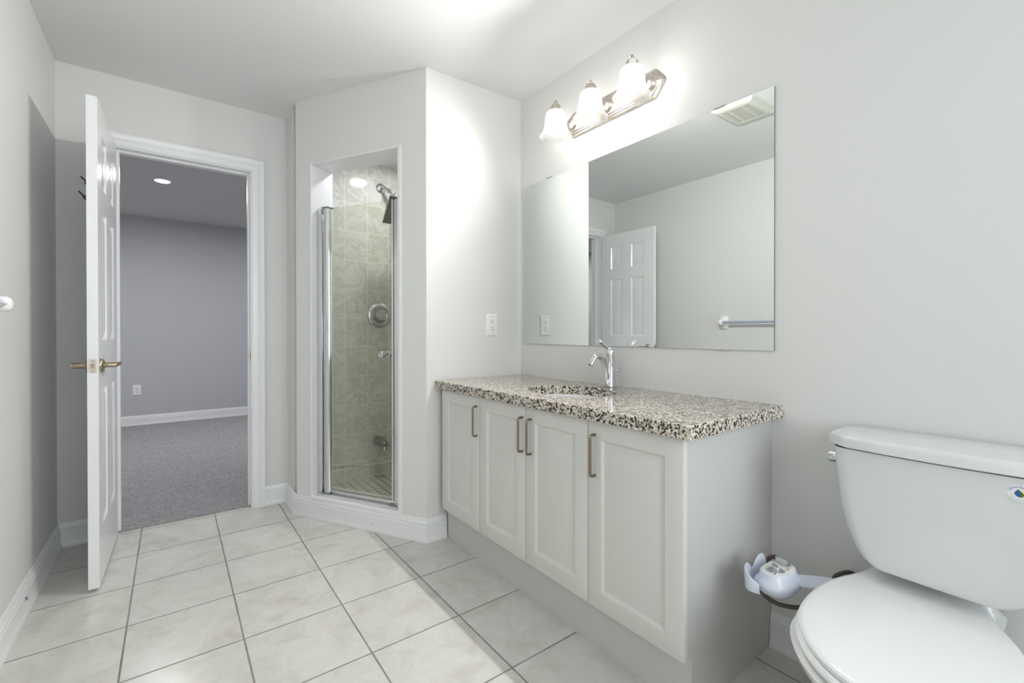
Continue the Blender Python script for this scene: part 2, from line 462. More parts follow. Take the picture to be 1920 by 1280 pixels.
# shower enclosure surfaces
ZSF, ZSC = 0.060, 2.267
YSB = 3.150
b = B(); box(b, WX + .10, XR, YSB, YB, 0, ZSC + .05); struct('wall_shower_back', b, M['tile_x'])
b = B(); box(b, XR - .012, XR, SYi + .12, YSB, 0, ZSC + .05); struct('wall_shower_right', b, M['tile_y'])
b = B(); prism(b, [(SXo + .09, SYo + .135), (XR - .012, SYi + .12), (XR - .012, SYi + .132), (SXo + .097, SYo + .147)], lambda p: (p[0], p[1], 0), lambda p: (p[0], p[1], ZSC + .05)); struct('wall_shower_side', b, M['tile_x'])
b = B(); box(b, WX + .10, WX + .112, WY + .06, YSB, 0, ZSC + .05); struct('wall_shower_left', b, M['tile_y'])
poly = [(WX + .112, YSB), (WX + .112, WY + .02), (SXo + .11, SYo + .147), (XR - .012, SYi + .132), (XR - .012, YSB)]
b = B(); prism(b, poly, lambda p: (p[0], p[1], 0.001), lambda p: (p[0], p[1], ZSF)); struct('floor_shower', b, M['mosaic'])
b = B(); prism(b, poly, lambda p: (p[0], p[1], ZSC), lambda p: (p[0], p[1], ZSC + .05)); struct('ceiling_shower', b, M['ceil'])
# tiled base course that stands a little proud along the back of the shower
b = B(); prism(b, [(YSB - .0125, ZSF), (YSB, ZSF), (YSB, .150), (YSB - .004, .150), (YSB - .0125, .141)], lambda p: (WX + .112, p[0], p[1]), lambda p: (XR - .012, p[0], p[1])); struct('trim_7', b, M['tile_x'])

# bedroom beyond the door
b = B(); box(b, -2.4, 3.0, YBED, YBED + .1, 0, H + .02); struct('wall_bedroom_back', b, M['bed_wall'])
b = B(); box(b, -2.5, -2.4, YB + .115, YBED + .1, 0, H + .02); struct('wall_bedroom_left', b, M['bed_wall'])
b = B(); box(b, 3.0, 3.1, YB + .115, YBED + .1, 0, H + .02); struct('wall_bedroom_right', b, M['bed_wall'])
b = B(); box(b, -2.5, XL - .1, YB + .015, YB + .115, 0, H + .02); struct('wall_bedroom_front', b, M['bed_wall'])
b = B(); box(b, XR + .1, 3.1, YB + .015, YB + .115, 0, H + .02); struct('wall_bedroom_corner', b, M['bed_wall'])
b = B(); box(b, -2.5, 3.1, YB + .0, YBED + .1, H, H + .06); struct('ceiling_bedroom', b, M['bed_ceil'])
random.seed(4)
b = B()
nx, ny = 90, 170
xs = [-2.4 + 5.4 * i / nx for i in range(nx + 1)]
box(b, -2.4, 3.0, YB + .115, YBED, -.06, .008)
box(b, OX0 + .016, OX1 - .016, 3.207, YB + .116, -.06, .008)
bmesh.ops.remove_doubles(b, verts=b.verts, dist=0.0015)
o = obj('carpet', b, M['carpet'], smooth=None); o['kind'] = 'stuff'
tag(o, 'grey cut pile carpet on the bedroom floor beyond the doorway', 'carpet')

# ------------------------------------------------------------------ baseboards
BBP = [(0, 0), (0.020, 0), (0.020, 0.012), (0.0155, 0.022), (0.0140, 0.026), (0.0140, 0.078), (0.0115, 0.082), (0.0125, 0.088), (0.0125, 0.094), (0.0085, 0.099), (0.0070, 0.106), (0.0045, 0.114), (0.0030, 0.118), (0, 0.118)]
fnb = lambda p, h: (p[0], p[1], h)
b = B(); sweep(b, [(XL, YF), (XL, YB), (-0.3215, YB)], BBP, fnb, -1); struct('baseboard_left', b, M['trim'], smooth=30)
b = B(); sweep(b, [(0.4575, YB), (WX, YB), (WX, WY), (SXo, SYo), (1.150, SYo - (1.150 - SXo) * (SYo - SYi) / (XR - SXo))], BBP, fnb, -1); bb = struct('baseboard_shower', b, M['trim'], smooth=30)
b = B(); lathe(b, [(0.0022, 0), (0.0022, 0.0006)], SD(0.343, -0.0141, 0.040), -Nn, 12); obj('nail_hole', b, M['slot'], bb)
b = B(); sweep(b, [(XR, 0.7035), (XR, YF)], BBP, fnb, -1); struct('baseboard_right', b, M['trim'], smooth=30)
b = B(); sweep(b, [(-2.4, YBED), (3.0, YBED)], BBP, fnb, -1); struct('baseboard_bedroom', b, M['trim'], smooth=30)

# ------------------------------------------------------------------ door frame
JX0, JX1, JZ = -0.2345, 0.3850, 2.0520
b = B()
prism(b, [(OX0 + .001, 0.0), (JX0, 0.0), (JX0, JZ), (JX1, JZ), (JX1, 0.0), (OX1 - .001, 0.0), (OX1 - .001, OZ - .001), (OX0 + .001, OZ - .001)], lambda p: (p[0], YB - .004, p[1]), lambda p: (p[0], YB + .119, p[1]))
jamb = struct('trim_2', b, M['trim'])
b = B()
prism(b, [(JX0, 0.0), (JX0 + .011, 0.0), (JX0 + .011, JZ - .011), (JX1 - .011, JZ - .011), (JX1 - .011, 0.0), (JX1, 0.0), (JX1, JZ), (JX0, JZ)], lambda p: (p[0], YB + .042, p[1]), lambda p: (p[0], YB + .075, p[1]))
obj('door_stop_strip', b, M['trim'], jamb, smooth=None)
CAS = [(0, 0), (0, 0.010), (0.004, 0.013), (0.030, 0.014), (0.034, 0.0175), (0.037, 0.0175), (0.041, 0.014), (0.046, 0.0155), (0.056, 0.0215), (0.062, 0.0225), (0.0665, 0.021), (0.0665, 0)]
b = B(); sweep(b, [(JX0 - .006, 0.0), (JX0 - .006, JZ + .006), (JX1 + .006, JZ + .006), (JX1 + .006, 0.0)], CAS, lambda p, h: (p[0], YB - h, p[1]), 1); struct('trim_1', b, M['trim'], smooth=25)
b = B(); box(b, JX1 - .0015, JX1 + .0005, YB + .006, YB + .032, 0.905, 0.962, 0.0005, 1); box_s = obj('strike_plate', b, M['antique'], jamb)
b = B(); box(b, JX1 - .0018, JX1 - .0012, YB + .012, YB + .026, 0.921, 0.946); obj('strike_hole', b, M['slot'], box_s, smooth=None)

# ------------------------------------------------------------------ swung-open door
FE = Vector((-0.244, 2.527, 0)); HE = Vector((-0.2315, 3.140, 0))
Du = (HE - FE); DL = Du.length; Du.normalize(); Dw = Vector((-Du.y, Du.x, 0))     # Dw points to the left wall
def DP(u, wv, z): return FE + Du * u + Dw * wv + Vector((0, 0, z))
DZ0, DZ1, DT = 0.014, 2.046, 0.035
def panel_slab(bm, us, zs, cells, thick, fn, both=True, steps=None):
    """moulded slab: the grid cells listed become raised panels inside a groove"""
    faces_front, faces_back = [], []
    nu, nz = len(us), len(zs)
    sides = [(0.0, faces_front), (thick, faces_back)]
    grids = []
    for wv, fl in sides:
        g = [[bm.verts.new(fn(u, wv, z)) for z in zs] for u in us]; grids.append(g)
        for i in range(nu - 1):
            for j in range(nz - 1):
                f = bm.faces.new((g[i][j], g[i + 1][j], g[i + 1][j + 1], g[i][j + 1])); fl.append(((i, j), f))
    g0, g1 = grids
    per = [(i, 0) for i in range(nu)] + [(nu - 1, j) for j in range(1, nz)] + [(i, nz - 1) for i in range(nu - 2, -1, -1)] + [(0, j) for j in range(nz - 2, 0, -1)]
    for k in range(len(per)):
        a, c = per[k], per[(k + 1) % len(per)]
        bm.faces.new((g0[a[0]][a[1]], g1[a[0]][a[1]], g1[c[0]][c[1]], g0[c[0]][c[1]]))
    bmesh.ops.recalc_face_normals(bm, faces=bm.faces)
    for fl, on in ((faces_front, True), (faces_back, both)):
        if not on: continue
        for key, f in fl:
            if key in cells:
                for th, dp in steps:
                    bmesh.ops.inset_individual(bm, faces=[f], thickness=th, depth=dp, use_even_offset=True)
us = [0, 0.107, 0.253, 0.353, 0.497, DL]
zs = [DZ0, 0.245, 0.830, 1.040, 1.600, 1.700, 1.925, DZ1]
cells = [(i, j) for i in (1, 3) for j in (1, 3, 5)]
b = B(); panel_slab(b, us, zs, cells, DT, DP, True, [(0.010, -0.0085), (0.007, 0.0), (0.024, 0.0065)])
door = obj('door_1', b, M['door'], origin=tuple(DP(DL, 0, DZ0)), smooth=25); door['kind'] = 'structure'
door['label'] = 'white six panel door swung open against the wall'
def lever(side):
    w0 = 0.0 if side < 0 else DT; sg = -1 if side < 0 else 1
    root = None
    ax = Dw * sg; o0 = DP(0.062, w0, 0.935)
    bm = B(); lathe(bm, [(0.031, 0), (0.031, 0.004), (0.028, 0.008), (0.018, 0.012), (0.0145, 0.013)], o0, ax, 36)
    rose = obj('door_handle', bm, M['antique'], door, smooth=40)
    bm = B(); lathe(bm, [(0.0135, 0.010), (0.0135, 0.017), (0.0115, 0.019), (0.0115, 0.051), (0.0105, 0.053), (0.002, 0.054)], o0, ax, 28)
    obj('handle_neck', bm, M['antique'], rose, smooth=40)
    pts = [o0 + ax * 0.048, o0 + ax * 0.052 + Du * 0.02 + Vector((0, 0, .001)), o0 + ax * 0.055 + Du * 0.06 + Vector((0, 0, .003)), o0 + ax * 0.054 + Du * 0.105 + Vector((0, 0, -.001))]
    bm = B(); tube(bm, catmull(pts, 6), [0.0105, 0.0095, 0.008, 0.006], 14)
    obj('handle_lever', bm, M['antique'], rose, smooth=50)
lever(-1); lever(1)
def edge_plate(bm, v0, v1, z0, z1, e0, e1):
    vs = [bm.verts.new(DP(-e, v, z)) for e in (e0, e1) for v in (v0, v1) for z in (z0, z1)]
    for f in [(0, 1, 3, 2), (4, 6, 7, 5), (0, 4, 5, 1), (2, 3, 7, 6), (0, 2, 6, 4), (1, 5, 7, 3)]: bm.faces.new([vs[i] for i in f])
b = B(); edge_plate(b, 0.006, 0.029, 0.9065, 0.9635, 0.0, 0.0016); lp = obj('latch_plate', b, M['nickel'], door, smooth=None)
b = B(); edge_plate(b, 0.011, 0.024, 0.925, 0.945, 0.0015, 0.009); obj('latch_bolt', b, M['antique'], lp, smooth=None)
for zz in (0.914, 0.956):
    b = B(); lathe(b, [(0.004, 0), (0.004, 0.0006)], DP(-0.0016, 0.0175, zz), -Du, 12); obj('screw', b, M['antique'], lp)
for zz in (0.25, 1.03, 1.82):
    b = B(); lathe(b, [(0.0055, 0), (0.0055, 0.09)], DP(DL + .003, DT + 0.004, zz), (0, 0, 1), 14); hg = obj('hinge', b, M['antique'], door)
    b = B(); edge_plate(b, 0.004, 0.032, zz, zz + .09, -DL, -DL - .0016); obj('hinge_leaf', b, M['antique'], hg, smooth=None)

# black hook rail hung on the far side of the door
hk = thing('hook_rack', 'black metal hook rack on the back of the open door', 'hook rack', tuple(DP(0.30, DT, 1.60)))
b = B()
A = [DP(u, wv, z) for u in (0.10, 0.50) for wv in (DT, DT + .006) for z in (1.690, 1.730)]
vs = [b.verts.new(a) for a in A]
for f in [(0, 1, 3, 2), (4, 6, 7, 5), (0, 4, 5, 1), (2, 3, 7, 6), (0, 2, 6, 4), (1, 5, 7, 3)]: b.faces.new([vs[i] for i in f])
obj('rail', b, M['black'], hk, smooth=None)
for u in (0.16, 0.26, 0.36, 0.46):
    b = B(); tube(b, catmull([DP(u, DT + .004, 1.712), DP(u, DT + .014, 1.722), DP(u, DT + .038, 1.748)], 5), 0.0033, 10); obj('hook', b, M['black'], hk)
    b = B(); tube(b, catmull([DP(u, DT + .004, 1.694), DP(u, DT + .018, 1.668), DP(u, DT + .028, 1.666), DP(u, DT + .045, 1.684)], 5), 0.0033, 10); obj('hook', b, M['black'], hk)

# door stop on the baseboard behind the door
ds = thing('door_stop', 'small round metal stop fitting on the white baseboard beside the open door', 'door stop', (XL + .014, 2.468, 0.082))
b = B(); lathe(b, [(0.0085, 0), (0.0085, 0.003), (0.006, 0.005), (0.003, 0.006)], (XL + .0125, 2.468, 0.066), (1, 0, 0), 18); obj('mounting_cup', b, M['chrome'], ds)
b = B(); lathe(b, [(0.0035, 0), (0.0035, 0.0015)], (XL + .0183, 2.468, 0.066), (1, 0, 0), 12); obj('screw_socket', b, M['slot'], ds)

# ------------------------------------------------------------------ shower surround trim
b = B()
TW = 0.022; pr = 0.004
def ring(bm, ins, d): return [bm.verts.new(SD(s, d, z)) for s, z in ((S0 - ins, ZS0 - min(ins, 0.0)), (S1 + ins * .35, ZS0 - min(ins, 0.0)), (S1 + ins * .35, ZS1 + ins * .35), (S0 - ins, ZS1 + ins * .35))]
R = [ring(b, TW, 0.0), ring(b, TW, -pr), ring(b, TW - .008, -pr - .002), ring(b, 0.0, -pr), ring(b, -0.006, 0.0), ring(b, -0.006, DW)]
for a, c in zip(R, R[1:]):
    for i in (1, 2, 3):
        j = (i + 1) % 4
        b.faces.new((a[i], a[j], c[j], c[i]))
struct('trim_3', b, M['trim'], smooth=30)
b = B()
prism(b, [(-0.010, 0.1125), (-0.010, 0.124), (-0.004, 0.130), (0.03, 0.133), (DW + .004, 0.128), (DW + .004, 0.1125)], lambda p: SD(S0 + .0005, p[0], p[1]), lambda p: SD(S1 - .0005, p[0], p[1]))
struct('trim_4', b, M['trim'])

# ------------------------------------------------------------------ shower door
sd = thing('shower_door', 'frameless pivot glass shower door with chrome post in diagonal wall', 'shower door', tuple(SD(0.48, 0.05, 0.133)))
def sbox(bm, s0, s1, d0, d1, z0, z1, bev=0.0):
    vs = [bm.verts.new(SD(s, d, z)) for s in (s0, s1) for d in (d0, d1) for z in (z0, z1)]
    fs = [bm.faces.new([vs[i] for i in f]) for f in [(0, 1, 3, 2), (4, 6, 7, 5), (0, 4, 5, 1), (2, 3, 7, 6), (0, 2, 6, 4), (1, 5, 7, 3)]]
    if bev: bmesh.ops.bevel(bm, geom=list({e for f in fs for e in f.edges}), offset=bev, segments=2, affect='EDGES', profile=0.5)
GD = 0.050
b = B(); sbox(b, 0.748, S1 - .007, 0.036, 0.066, 0.134, 1.797, 0.002); obj('wall_channel', b, M['alu'], sd)
b = B(); rings = []
for z in (0.142, 1.793):
    rings.append([SD(0.717 + 0.025 * cos(a) , GD + 0.019 * sin(a), z) for a in [2 * pi * k / 28 for k in range(28)]])
loft(b, rings); obj('pivot_post', b, M['chrome'], sd, smooth=50)
for z0, z1 in ((0.1335, 0.1415), (1.7935, 1.803)):
    b = B(); sbox(b, 0.687, 0.744, 0.028, 0.070, z0, z1, 0.003); obj('post_cap', b, M['dark_chrome'], sd)
b = B(); sbox(b, 0.252, 0.693, GD - .003, GD + .003, 0.160, 1.794); obj('glass_pane', b, M['glass'], sd, smooth=None)
b = B(); sbox(b, 0.236, 0.693, GD - .010, GD + .010, 0.143, 0.160, 0.003); obj('bottom_rail', b, M['alu'], sd)
b = B(); sbox(b, 0.240, 0.254, GD - .008, GD + .008, 0.160, 1.794, 0.002); obj('edge_strip', b, M['alu'], sd)
b = B(); sbox(b, 0.231, 0.2395, GD - .010, GD + .012, 0.160, 1.797); obj('rubber_seal', b, M['rubber'], sd, smooth=None)
b = B(); sbox(b, S0 + .0065, 0.2305, 0.034, 0.066, 0.134, 1.790, 0.002); obj('strike_channel', b, M['alu'], sd)
b = B(); sbox(b, 0.226, 0.262, 0.030, 0.060, 0.1335, 0.1425, 0.002); obj('corner_cap', b, M['dark_chrome'], sd)
b = B(); lathe(b, [(0.009, 0.0), (0.009, 0.012), (0.0165, 0.0125), (0.0175, 0.016), (0.0175, 0.026), (0.0165, 0.0275), (0.0175, 0.029), (0.0175, 0.043), (0.016, 0.046), (0.0, 0.046)], SD(0.292, GD - .0032, 0.955), -Nn, 32); kn = obj('door_knob', b, M['chrome'], sd, smooth=35)
b = B(); lathe(b, [(0.0022, 0), (0.0022, 0.0005)], SD(0.292, GD - .0494, 0.955), -Nn, 10); obj('knob_screw', b, M['slot'], kn)
b = B(); lathe(b, [(0.009, 0.0), (0.009, 0.012), (0.0165, 0.0125), (0.0175, 0.016), (0.0175, 0.043), (0.0, 0.046)], SD(0.292, GD + .0032, 0.955), Nn, 32); obj('door_knob', b, M['chrome'], sd, smooth=35)

# ------------------------------------------------------------------ shower fittings on the back tiles
YT = YSB
sh = thing('rain_shower', 'chrome shower arm with square rain head high on shower tiles', 'shower head', (1.195, YT, 2.102))
b = B(); lathe(b, [(0.036, 0), (0.036, 0.003), (0.033, 0.008), (0.022, 0.014), (0.012, 0.016)], (1.195, YT, 2.102), (0, -1, 0), 36); obj('flange', b, M['chrome'], sh, smooth=40)
ap = catmull([(1.195, YT - .012, 2.102), (1.200, YT - .035, 2.104), (1.208, YT - .055, 2.090), (1.220, YT - .075, 2.070)], 6)
b = B(); tube(b, ap, 0.0105, 16); obj('shower_arm', b, M['chrome'], sh, smooth=60)
b = B(); lathe(b, [(0.010, 0), (0.0165, 0.002), (0.0165, 0.022), (0.013, 0.026)], (1.215, YT - .070, 2.078), (0.55, -0.55, -0.62), 20); obj('ball_joint', b, M['chrome'], sh, smooth=40)
ext = [Vector((1.226, YT - .084, 2.062)), Vector((1.246, YT - .165, 1.992)), Vector((1.243, YT - .205, 1.952)), Vector((1.234, YT - .238, 1.916))]
b = B(); tube(b, catmull(ext, 6), 0.0085, 14); obj('extension_arm', b, M['chrome'], sh, smooth=60)
b = B(); lathe(b, [(0.004, 0), (0.004, 0.018), (0.006, 0.019), (0.006, 0.024)], (1.240, YT - .132, 2.024), (0.25, 0, 1), 12); obj('thumb_screw', b, M['chrome'], sh)
hc = Vector((1.227, YT - .266, 1.888)); hu = Vector((1, 0, 0)); hn = Vector((0, -0.75, -0.66)).normalized(); hv = hn.cross(hu).normalized(); hu = hv.cross(hn).normalized()
HS = 0.100
b = B()
def HP(a, c, d): return hc + hu * a + hv * c + hn * d
vs = [b.verts.new(HP(a * HS, c * HS, d)) for d in (0.0, 0.012) for a, c in ((-1, -1), (1, -1), (1, 1), (-1, 1))]
fs = [b.faces.new([vs[i] for i in f]) for f in ((3, 2, 1, 0), (4, 5, 6, 7), (0, 1, 5, 4), (1, 2, 6, 5), (2, 3, 7, 6), (3, 0, 4, 7))]
bmesh.ops.bevel(b, geom=list(b.edges), offset=0.002, segments=1, affect='EDGES')
head = obj('spray_plate', b, M['dark_chrome'], sh, smooth=30)
b = B()
for i in range(-4, 5):
    for j in range(-4, 5):
        lathe(b, [(0.0025, 0), (0.0016, 0.0012)], HP(i * .0210, j * .0210, 0.012), hn, 6)
obj('nozzles', b, M['slot'], head, smooth=None)['kind'] = 'stuff'
b = B(); lathe(b, [(0.012, -0.035), (0.016, -0.02), (0.024, 0.0)], hc, hn, 20); obj('head_collar', b, M['chrome'], sh, smooth=40)

sv = thing('shower_valve', 'round chrome shower valve on the marble tiles', 'shower valve', (1.186, YT, 1.196))
b = B(); lathe(b, [(0.088, 0), (0.088, 0.003), (0.083, 0.008), (0.062, 0.012), (0.056, 0.010)], (1.186, YT, 1.196), (0, -1, 0), 48); obj('escutcheon', b, M['chrome'], sv, smooth=35)
b = B(); lathe(b, [(0.053, 0.008), (0.051, 0.020), (0.046, 0.024)], (1.186, YT, 1.196), (0, -1, 0), 40); obj('trim_ring', b, M['dark_chrome'], sv, smooth=35)
b = B(); lathe(b, [(0.040, 0.018), (0.040, 0.046), (0.036, 0.052), (0.0, 0.053)], (1.186, YT, 1.196), (0, -1, 0), 40); obj('dial', b, M['chrome'], sv, smooth=35)
b = B(); tube(b, catmull([(1.206, YT - .046, 1.204), (1.214, YT - .062, 1.196), (1.214, YT - .064, 1.172), (1.208, YT - .058, 1.150)], 6), [0.008, 0.010, 0.009, 0.007], 14); obj('lever', b, M['chrome'], sv, smooth=50)

sp = thing('tub_spout', 'dull grey spout low on the shower tiles', 'spout', (1.17, YT, 0.301))
b = B(); tube(b, catmull([(1.17, YT, 0.305), (1.17, YT - .05, 0.305), (1.172, YT - .10, 0.300), (1.174, YT - .135, 0.288)], 6), [0.034, 0.034, 0.030, 0.024], 24); obj('spout_body', b, M['dark_chrome'], sp, smooth=50)
b = B(); lathe(b, [(0.019, 0), (0.019, 0.022), (0.016, 0.024)], (1.1735, YT - .122, 0.286), (0, -.15, -1), 20); obj('spout_outlet', b, M['chrome'], sp, smooth=40)
b = B(); lathe(b, [(0.004, 0), (0.004, 0.016), (0.008, 0.018), (0.008, 0.026)], (1.174, YT - .115, 0.315), (0, 0, 1), 14); obj('diverter_knob', b, M['chrome'], sp, smooth=40)

def recessed(name, label, x, y, z, lens, r=0.052, group=None):
    t = thing(name, label, 'ceiling light', (x, y, z), group)
    bm = B(); lathe(bm, [(r + .018, 0), (r + .016, -.004), (r + .002, -.005), (r, -.002), (r, 0)], (x, y, z), (0, 0, 1), 40, False, False); obj('trim_ring', bm, M['trim'], t, smooth=40)
    bm = B(); lathe(bm, [(r, -.003), (r * .6, -.0035), (0.0, -.0036)], (x, y, z), (0, 0, 1), 40, False, True); obj('lens', bm, lens, t, smooth=40)
    return t
recessed('recessed_light', 'round recessed light in the shower ceiling behind the header', 1.184, 2.699, ZSC, M['shower_lens'])
for bxx, byy in ((-1.60, 5.098), (1.47, 5.098)):  # extra lights out of view, added to brighten the bedroom
    recessed('recessed_light', 'added unseen recessed fill light in the bedroom ceiling beside the doorway', bxx, byy, H, M['bed_lens'], group='added bedroom fill lights beyond the doorway')
recessed('recessed_light', 'round lit recessed light in the bedroom ceiling seen through the open doorway', -0.063, 5.098, H, M['bed_lens'])

# ------------------------------------------------------------------ electrical outlets
def outlet(name, label, cx, y, cz, gfci, sm=1.0):
    t = thing(name, label, 'outlet', (cx, y, cz))
    hw, hh = 0.0375 * sm, 0.060 * sm
    bm = B(); 
    rings = []
    for ins, d in ((0, 0), (0, 0.003), (0.0035, 0.006), (0.009, 0.0065)):
        rings.append([(cx + sx_ * (hw - ins), y - d, cz + sz_ * (hh - ins)) for sx_, sz_ in ((-1, -1), (1, -1), (1, 1), (-1, 1))])
    loft(bm, rings); cover = obj('cover_plate', bm, M['plastic'], t, smooth=30)
    if gfci:
        bm = B(); box(bm, cx - .0165, cx + .0165, y - .0082, y - .0060, cz - .034, cz + .034, 0.001, 1); face = obj('receptacle', bm, M['plastic'], t)
        bm = B(); box(bm, cx - .008, cx + .008, y - .0092, y - .0081, cz + .001, cz + .0065, .0004, 1); obj('test_button', bm, M['plastic'], face)
        bm = B(); box(bm, cx - .008, cx + .008, y - .0092, y - .0081, cz - .0065, cz - .001, .0004, 1); obj('reset_button', bm, M['plastic'], face)
        bm = B(); box(bm, cx - .0125, cx + .0125, y - .0088, y - .0081, cz + .0085, cz + .0095); obj('marking', bm, M['grey'], face, smooth=None)
        bm = B(); box(bm, cx - .0125, cx + .0125, y - .0088, y - .0081, cz - .0300, cz - .0285); obj('marking', bm, M['grey'], face, smooth=None)
        d0 = y - .0086; c1, c2 = cz + .020, cz - .020
    else:
        for c in (cz + .0195, cz - .0195):
            bm = B(); rings = []
            for d, k in ((.006, 1.0), (.0088, 1.0), (.0092, 0.95)):
                rings.append([(cx + .017 * k * max(-.85, min(.85, cos(a))) , y - d, c + .0145 * k * sin(a)) for a in [2 * pi * i / 24 for i in range(24)]])
            loft(bm, rings); face = obj('receptacle', bm, M['plastic'], t)
        d0 = y - .0095; c1, c2 = cz + .0195, cz - .0195
    for c in (c1, c2):
        for dx, hh_ in ((-.0062, .0042), (.0062, .0034)):
            bm = B(); box(bm, cx + dx - .0011, cx + dx + .0011, d0, y - .008, c + .0015, c + .0015 + 2 * hh_); obj('slot', bm, M['slot'], face, smooth=None)
        bm = B(); lathe(bm, [(0.0026, 0), (0.0026, .0008)], (cx, y - .008 if gfci else y - .009, c - .0058), (0, -1, 0), 12); obj('ground_hole', bm, M['slot'], face)
    for zz in ((cz + .048, cz - .048) if gfci else (cz,)):
        bm = B(); lathe(bm, [(0.0030, 0), (0.0030, .0009)], (cx, y - .0064, zz), (0, -1, 0), 12); obj('screw', bm, M['grey'], cover)
    return t
outlet('wall_outlet', 'white double outlet with test buttons on wall above the granite counter', 1.439, SYo - (1.439 - SXo) * (SYo - SYi) / (XR - SXo) + .0005, 1.1145, True)
outlet('wall_outlet', 'white outlet low on the grey bedroom wall above the baseboard', -0.326, YBED, 0.413, False)

# ------------------------------------------------------------------ mirror
MY0, MY1, MZ0, MZ1 = 0.6956, 2.0675, 1.0082, 1.9081
mr = thing('wall_mirror', 'large frameless mirror on the wall above the granite counter', 'mirror', (XR, (MY0 + MY1) / 2, MZ0))
b = B(); fs = box(b, XR - .006, XR - .0005, MY0, MY1, MZ0, MZ1)
for f in fs: f.material_index = 1
b.faces.ensure_lookup_table()
for f in b.faces:
    if all(abs(v.co.x - (XR - .006)) < 1e-5 for v in f.verts): f.material_index = 0
obj('mirror_pane', b, [M['mirror'], M['mirror_edge']], mr, smooth=None)
for y, z, h0, h1 in ((0.897, MZ1, -.004, .004), (1.850, MZ1, -.004, .004), (0.881, MZ0, -.004, .004), (1.859, MZ0, -.004, .004)):
    b = B(); box(b, XR - .0085, XR - .0002, y - .030, y + .012, z + (.0005 if z > 1.5 else -.0035), z + (.0035 if z > 1.5 else -.0005), .0005, 1)
    obj('clip', b, M['dark_chrome'] if z > 1.5 else M['nickel'], mr)

# ------------------------------------------------------------------ vanity
vc = thing('vanity_cabinet', 'white bathroom vanity cabinet with four raised panel doors', 'vanity cabinet', (1.38, 1.40, 0))
VY0, VY1 = 0.7050, 2.0960
b = B()
prism(b, [(1.154, 0.0), (XR - .001, 0.0), (XR - .001, 0.7865), (1.1205, 0.7865), (1.1205, 0.169), (1.154, 0.169)], lambda p: (p[0], VY0, p[1]), lambda p: (p[0], VY1, p[1]))
b.faces.ensure_lookup_table()
top = [f for f in b.faces if all(v.co.z > 0.78 for v in f.verts)]
bmesh.ops.delete(b, geom=top, context='FACES_ONLY')
bmesh.ops.recalc_face_normals(b, faces=b.faces)
bmesh.ops.solidify(b, geom=list(b.faces), thickness=0.014)
obj('body', b, M['carcass'], vc, smooth=None)
bnd = [0.6955, 1.0490, 1.3810, 1.7120, 2.0610]
VZ0, VZ1 = 0.1735, 0.7835
hy = {0: 1.017, 1: 1.346, 2: 1.398, 3: 1.7305}
for k in range(4):
    y0, y1 = bnd[k] + .0012, bnd[k + 1] - .0012
    b = B()
    fr = 0.058
    panel_slab(b, [y0, y0 + fr, y1 - fr, y1], [VZ0, VZ0 + fr, VZ1 - fr, VZ1], [(1, 1)], 0.018, lambda u, wv, z: (1.1015 + wv, u, z), False,
               [(0.002, -0.0020), (0.006, -0.0050), (0.007, 0.0), (0.016, 0.0048), (0.006, 0.0010)])
    # soften the outer edge of the front face
    es = [e for e in b.edges if all(abs(v.co.x - 1.1015) < 1e-6 for v in e.verts) and (all(abs(v.co.y - y0) < 1e-6 for v in e.verts) or all(abs(v.co.y - y1) < 1e-6 for v in e.verts) or all(abs(v.co.z - VZ0) < 1e-6 for v in e.verts) or all(abs(v.co.z - VZ1) < 1e-6 for v in e.verts))]
    bmesh.ops.bevel(b, geom=es, offset=0.003, segments=2, affect='EDGES', profile=0.5)
    dr = obj('cabinet_door', b, M['cab'], vc, smooth=28)
    yy = hy[k]; xh = 1.0785
    pts = [(1.1016, yy, 0.738), (1.090, yy, 0.738), (1.0815, yy, 0.7355), (xh, yy, 0.727), (xh, yy, 0.70), (xh, yy, 0.64), (xh, yy, 0.616), (1.0815, yy, 0.6075), (1.090, yy, 0.605), (1.1016, yy, 0.605)]
    b = B(); tube(b, catmull(pts, 5), 0.0045, 14); obj('handle', b, M['pull'], dr, smooth=60)

ct = B()
CX0, CX1, CY0, CY1, CZ0, CZ1 = 1.0812, XR - .0008, 0.6669, SYi - .0008, 0.7868, 0.8255
SKx, SKy, SKa, SKb = 1.350, 1.380, 0.160, 0.210
ang = sorted([2 * pi * i / 72 for i in range(72)] + [math.atan2(y - SKy, x - SKx) % (2 * pi) for x in (CX0, CX1) for y in (CY0, CY1)])
def on_rect(a):
    dx, dy = cos(a), sin(a)
    tx = ((CX1 if dx > 0 else CX0) - SKx) / dx if abs(dx) > 1e-9 else 1e9
    ty = ((CY1 if dy > 0 else CY0) - SKy) / dy if abs(dy) > 1e-9 else 1e9
    t = min(tx, ty); return (SKx + dx * t, SKy + dy * t)
def on_ell(a, k=0.0):
    t = 1.0 / sqrt((cos(a) / (SKa + k)) ** 2 + (sin(a) / (SKb + k)) ** 2); return (SKx + cos(a) * t, SKy + sin(a) * t)
ch = 0.0025
def rect_in(a):
    x, y = on_rect(a); return (min(max(x, CX0 + ch), CX1 - ch * 0), min(max(y, CY0 + ch), CY1))
rg = []
rg.append([(*on_ell(a), CZ0) for a in ang]); rg.append([(*on_ell(a), CZ1 - ch) for a in ang]); rg.append([(*on_ell(a, ch), CZ1) for a in ang])
rg.append([(*rect_in(a), CZ1) for a in ang]); rg.append([(*on_rect(a), CZ1 - ch) for a in ang]); rg.append([(*on_rect(a), CZ0) for a in ang]); 
R = loft(ct, rg, False, False)
n = len(ang)
for i in range(n): ct.faces.new((R[-1][i], R[-1][(i + 1) % n], R[0][(i + 1) % n], R[0][i]))
o = obj('countertop', ct, M['granite'], origin=(1.36, 1.38, CZ0), smooth=25)
tag(o, 'speckled black and cream granite counter on the white vanity', 'countertop')

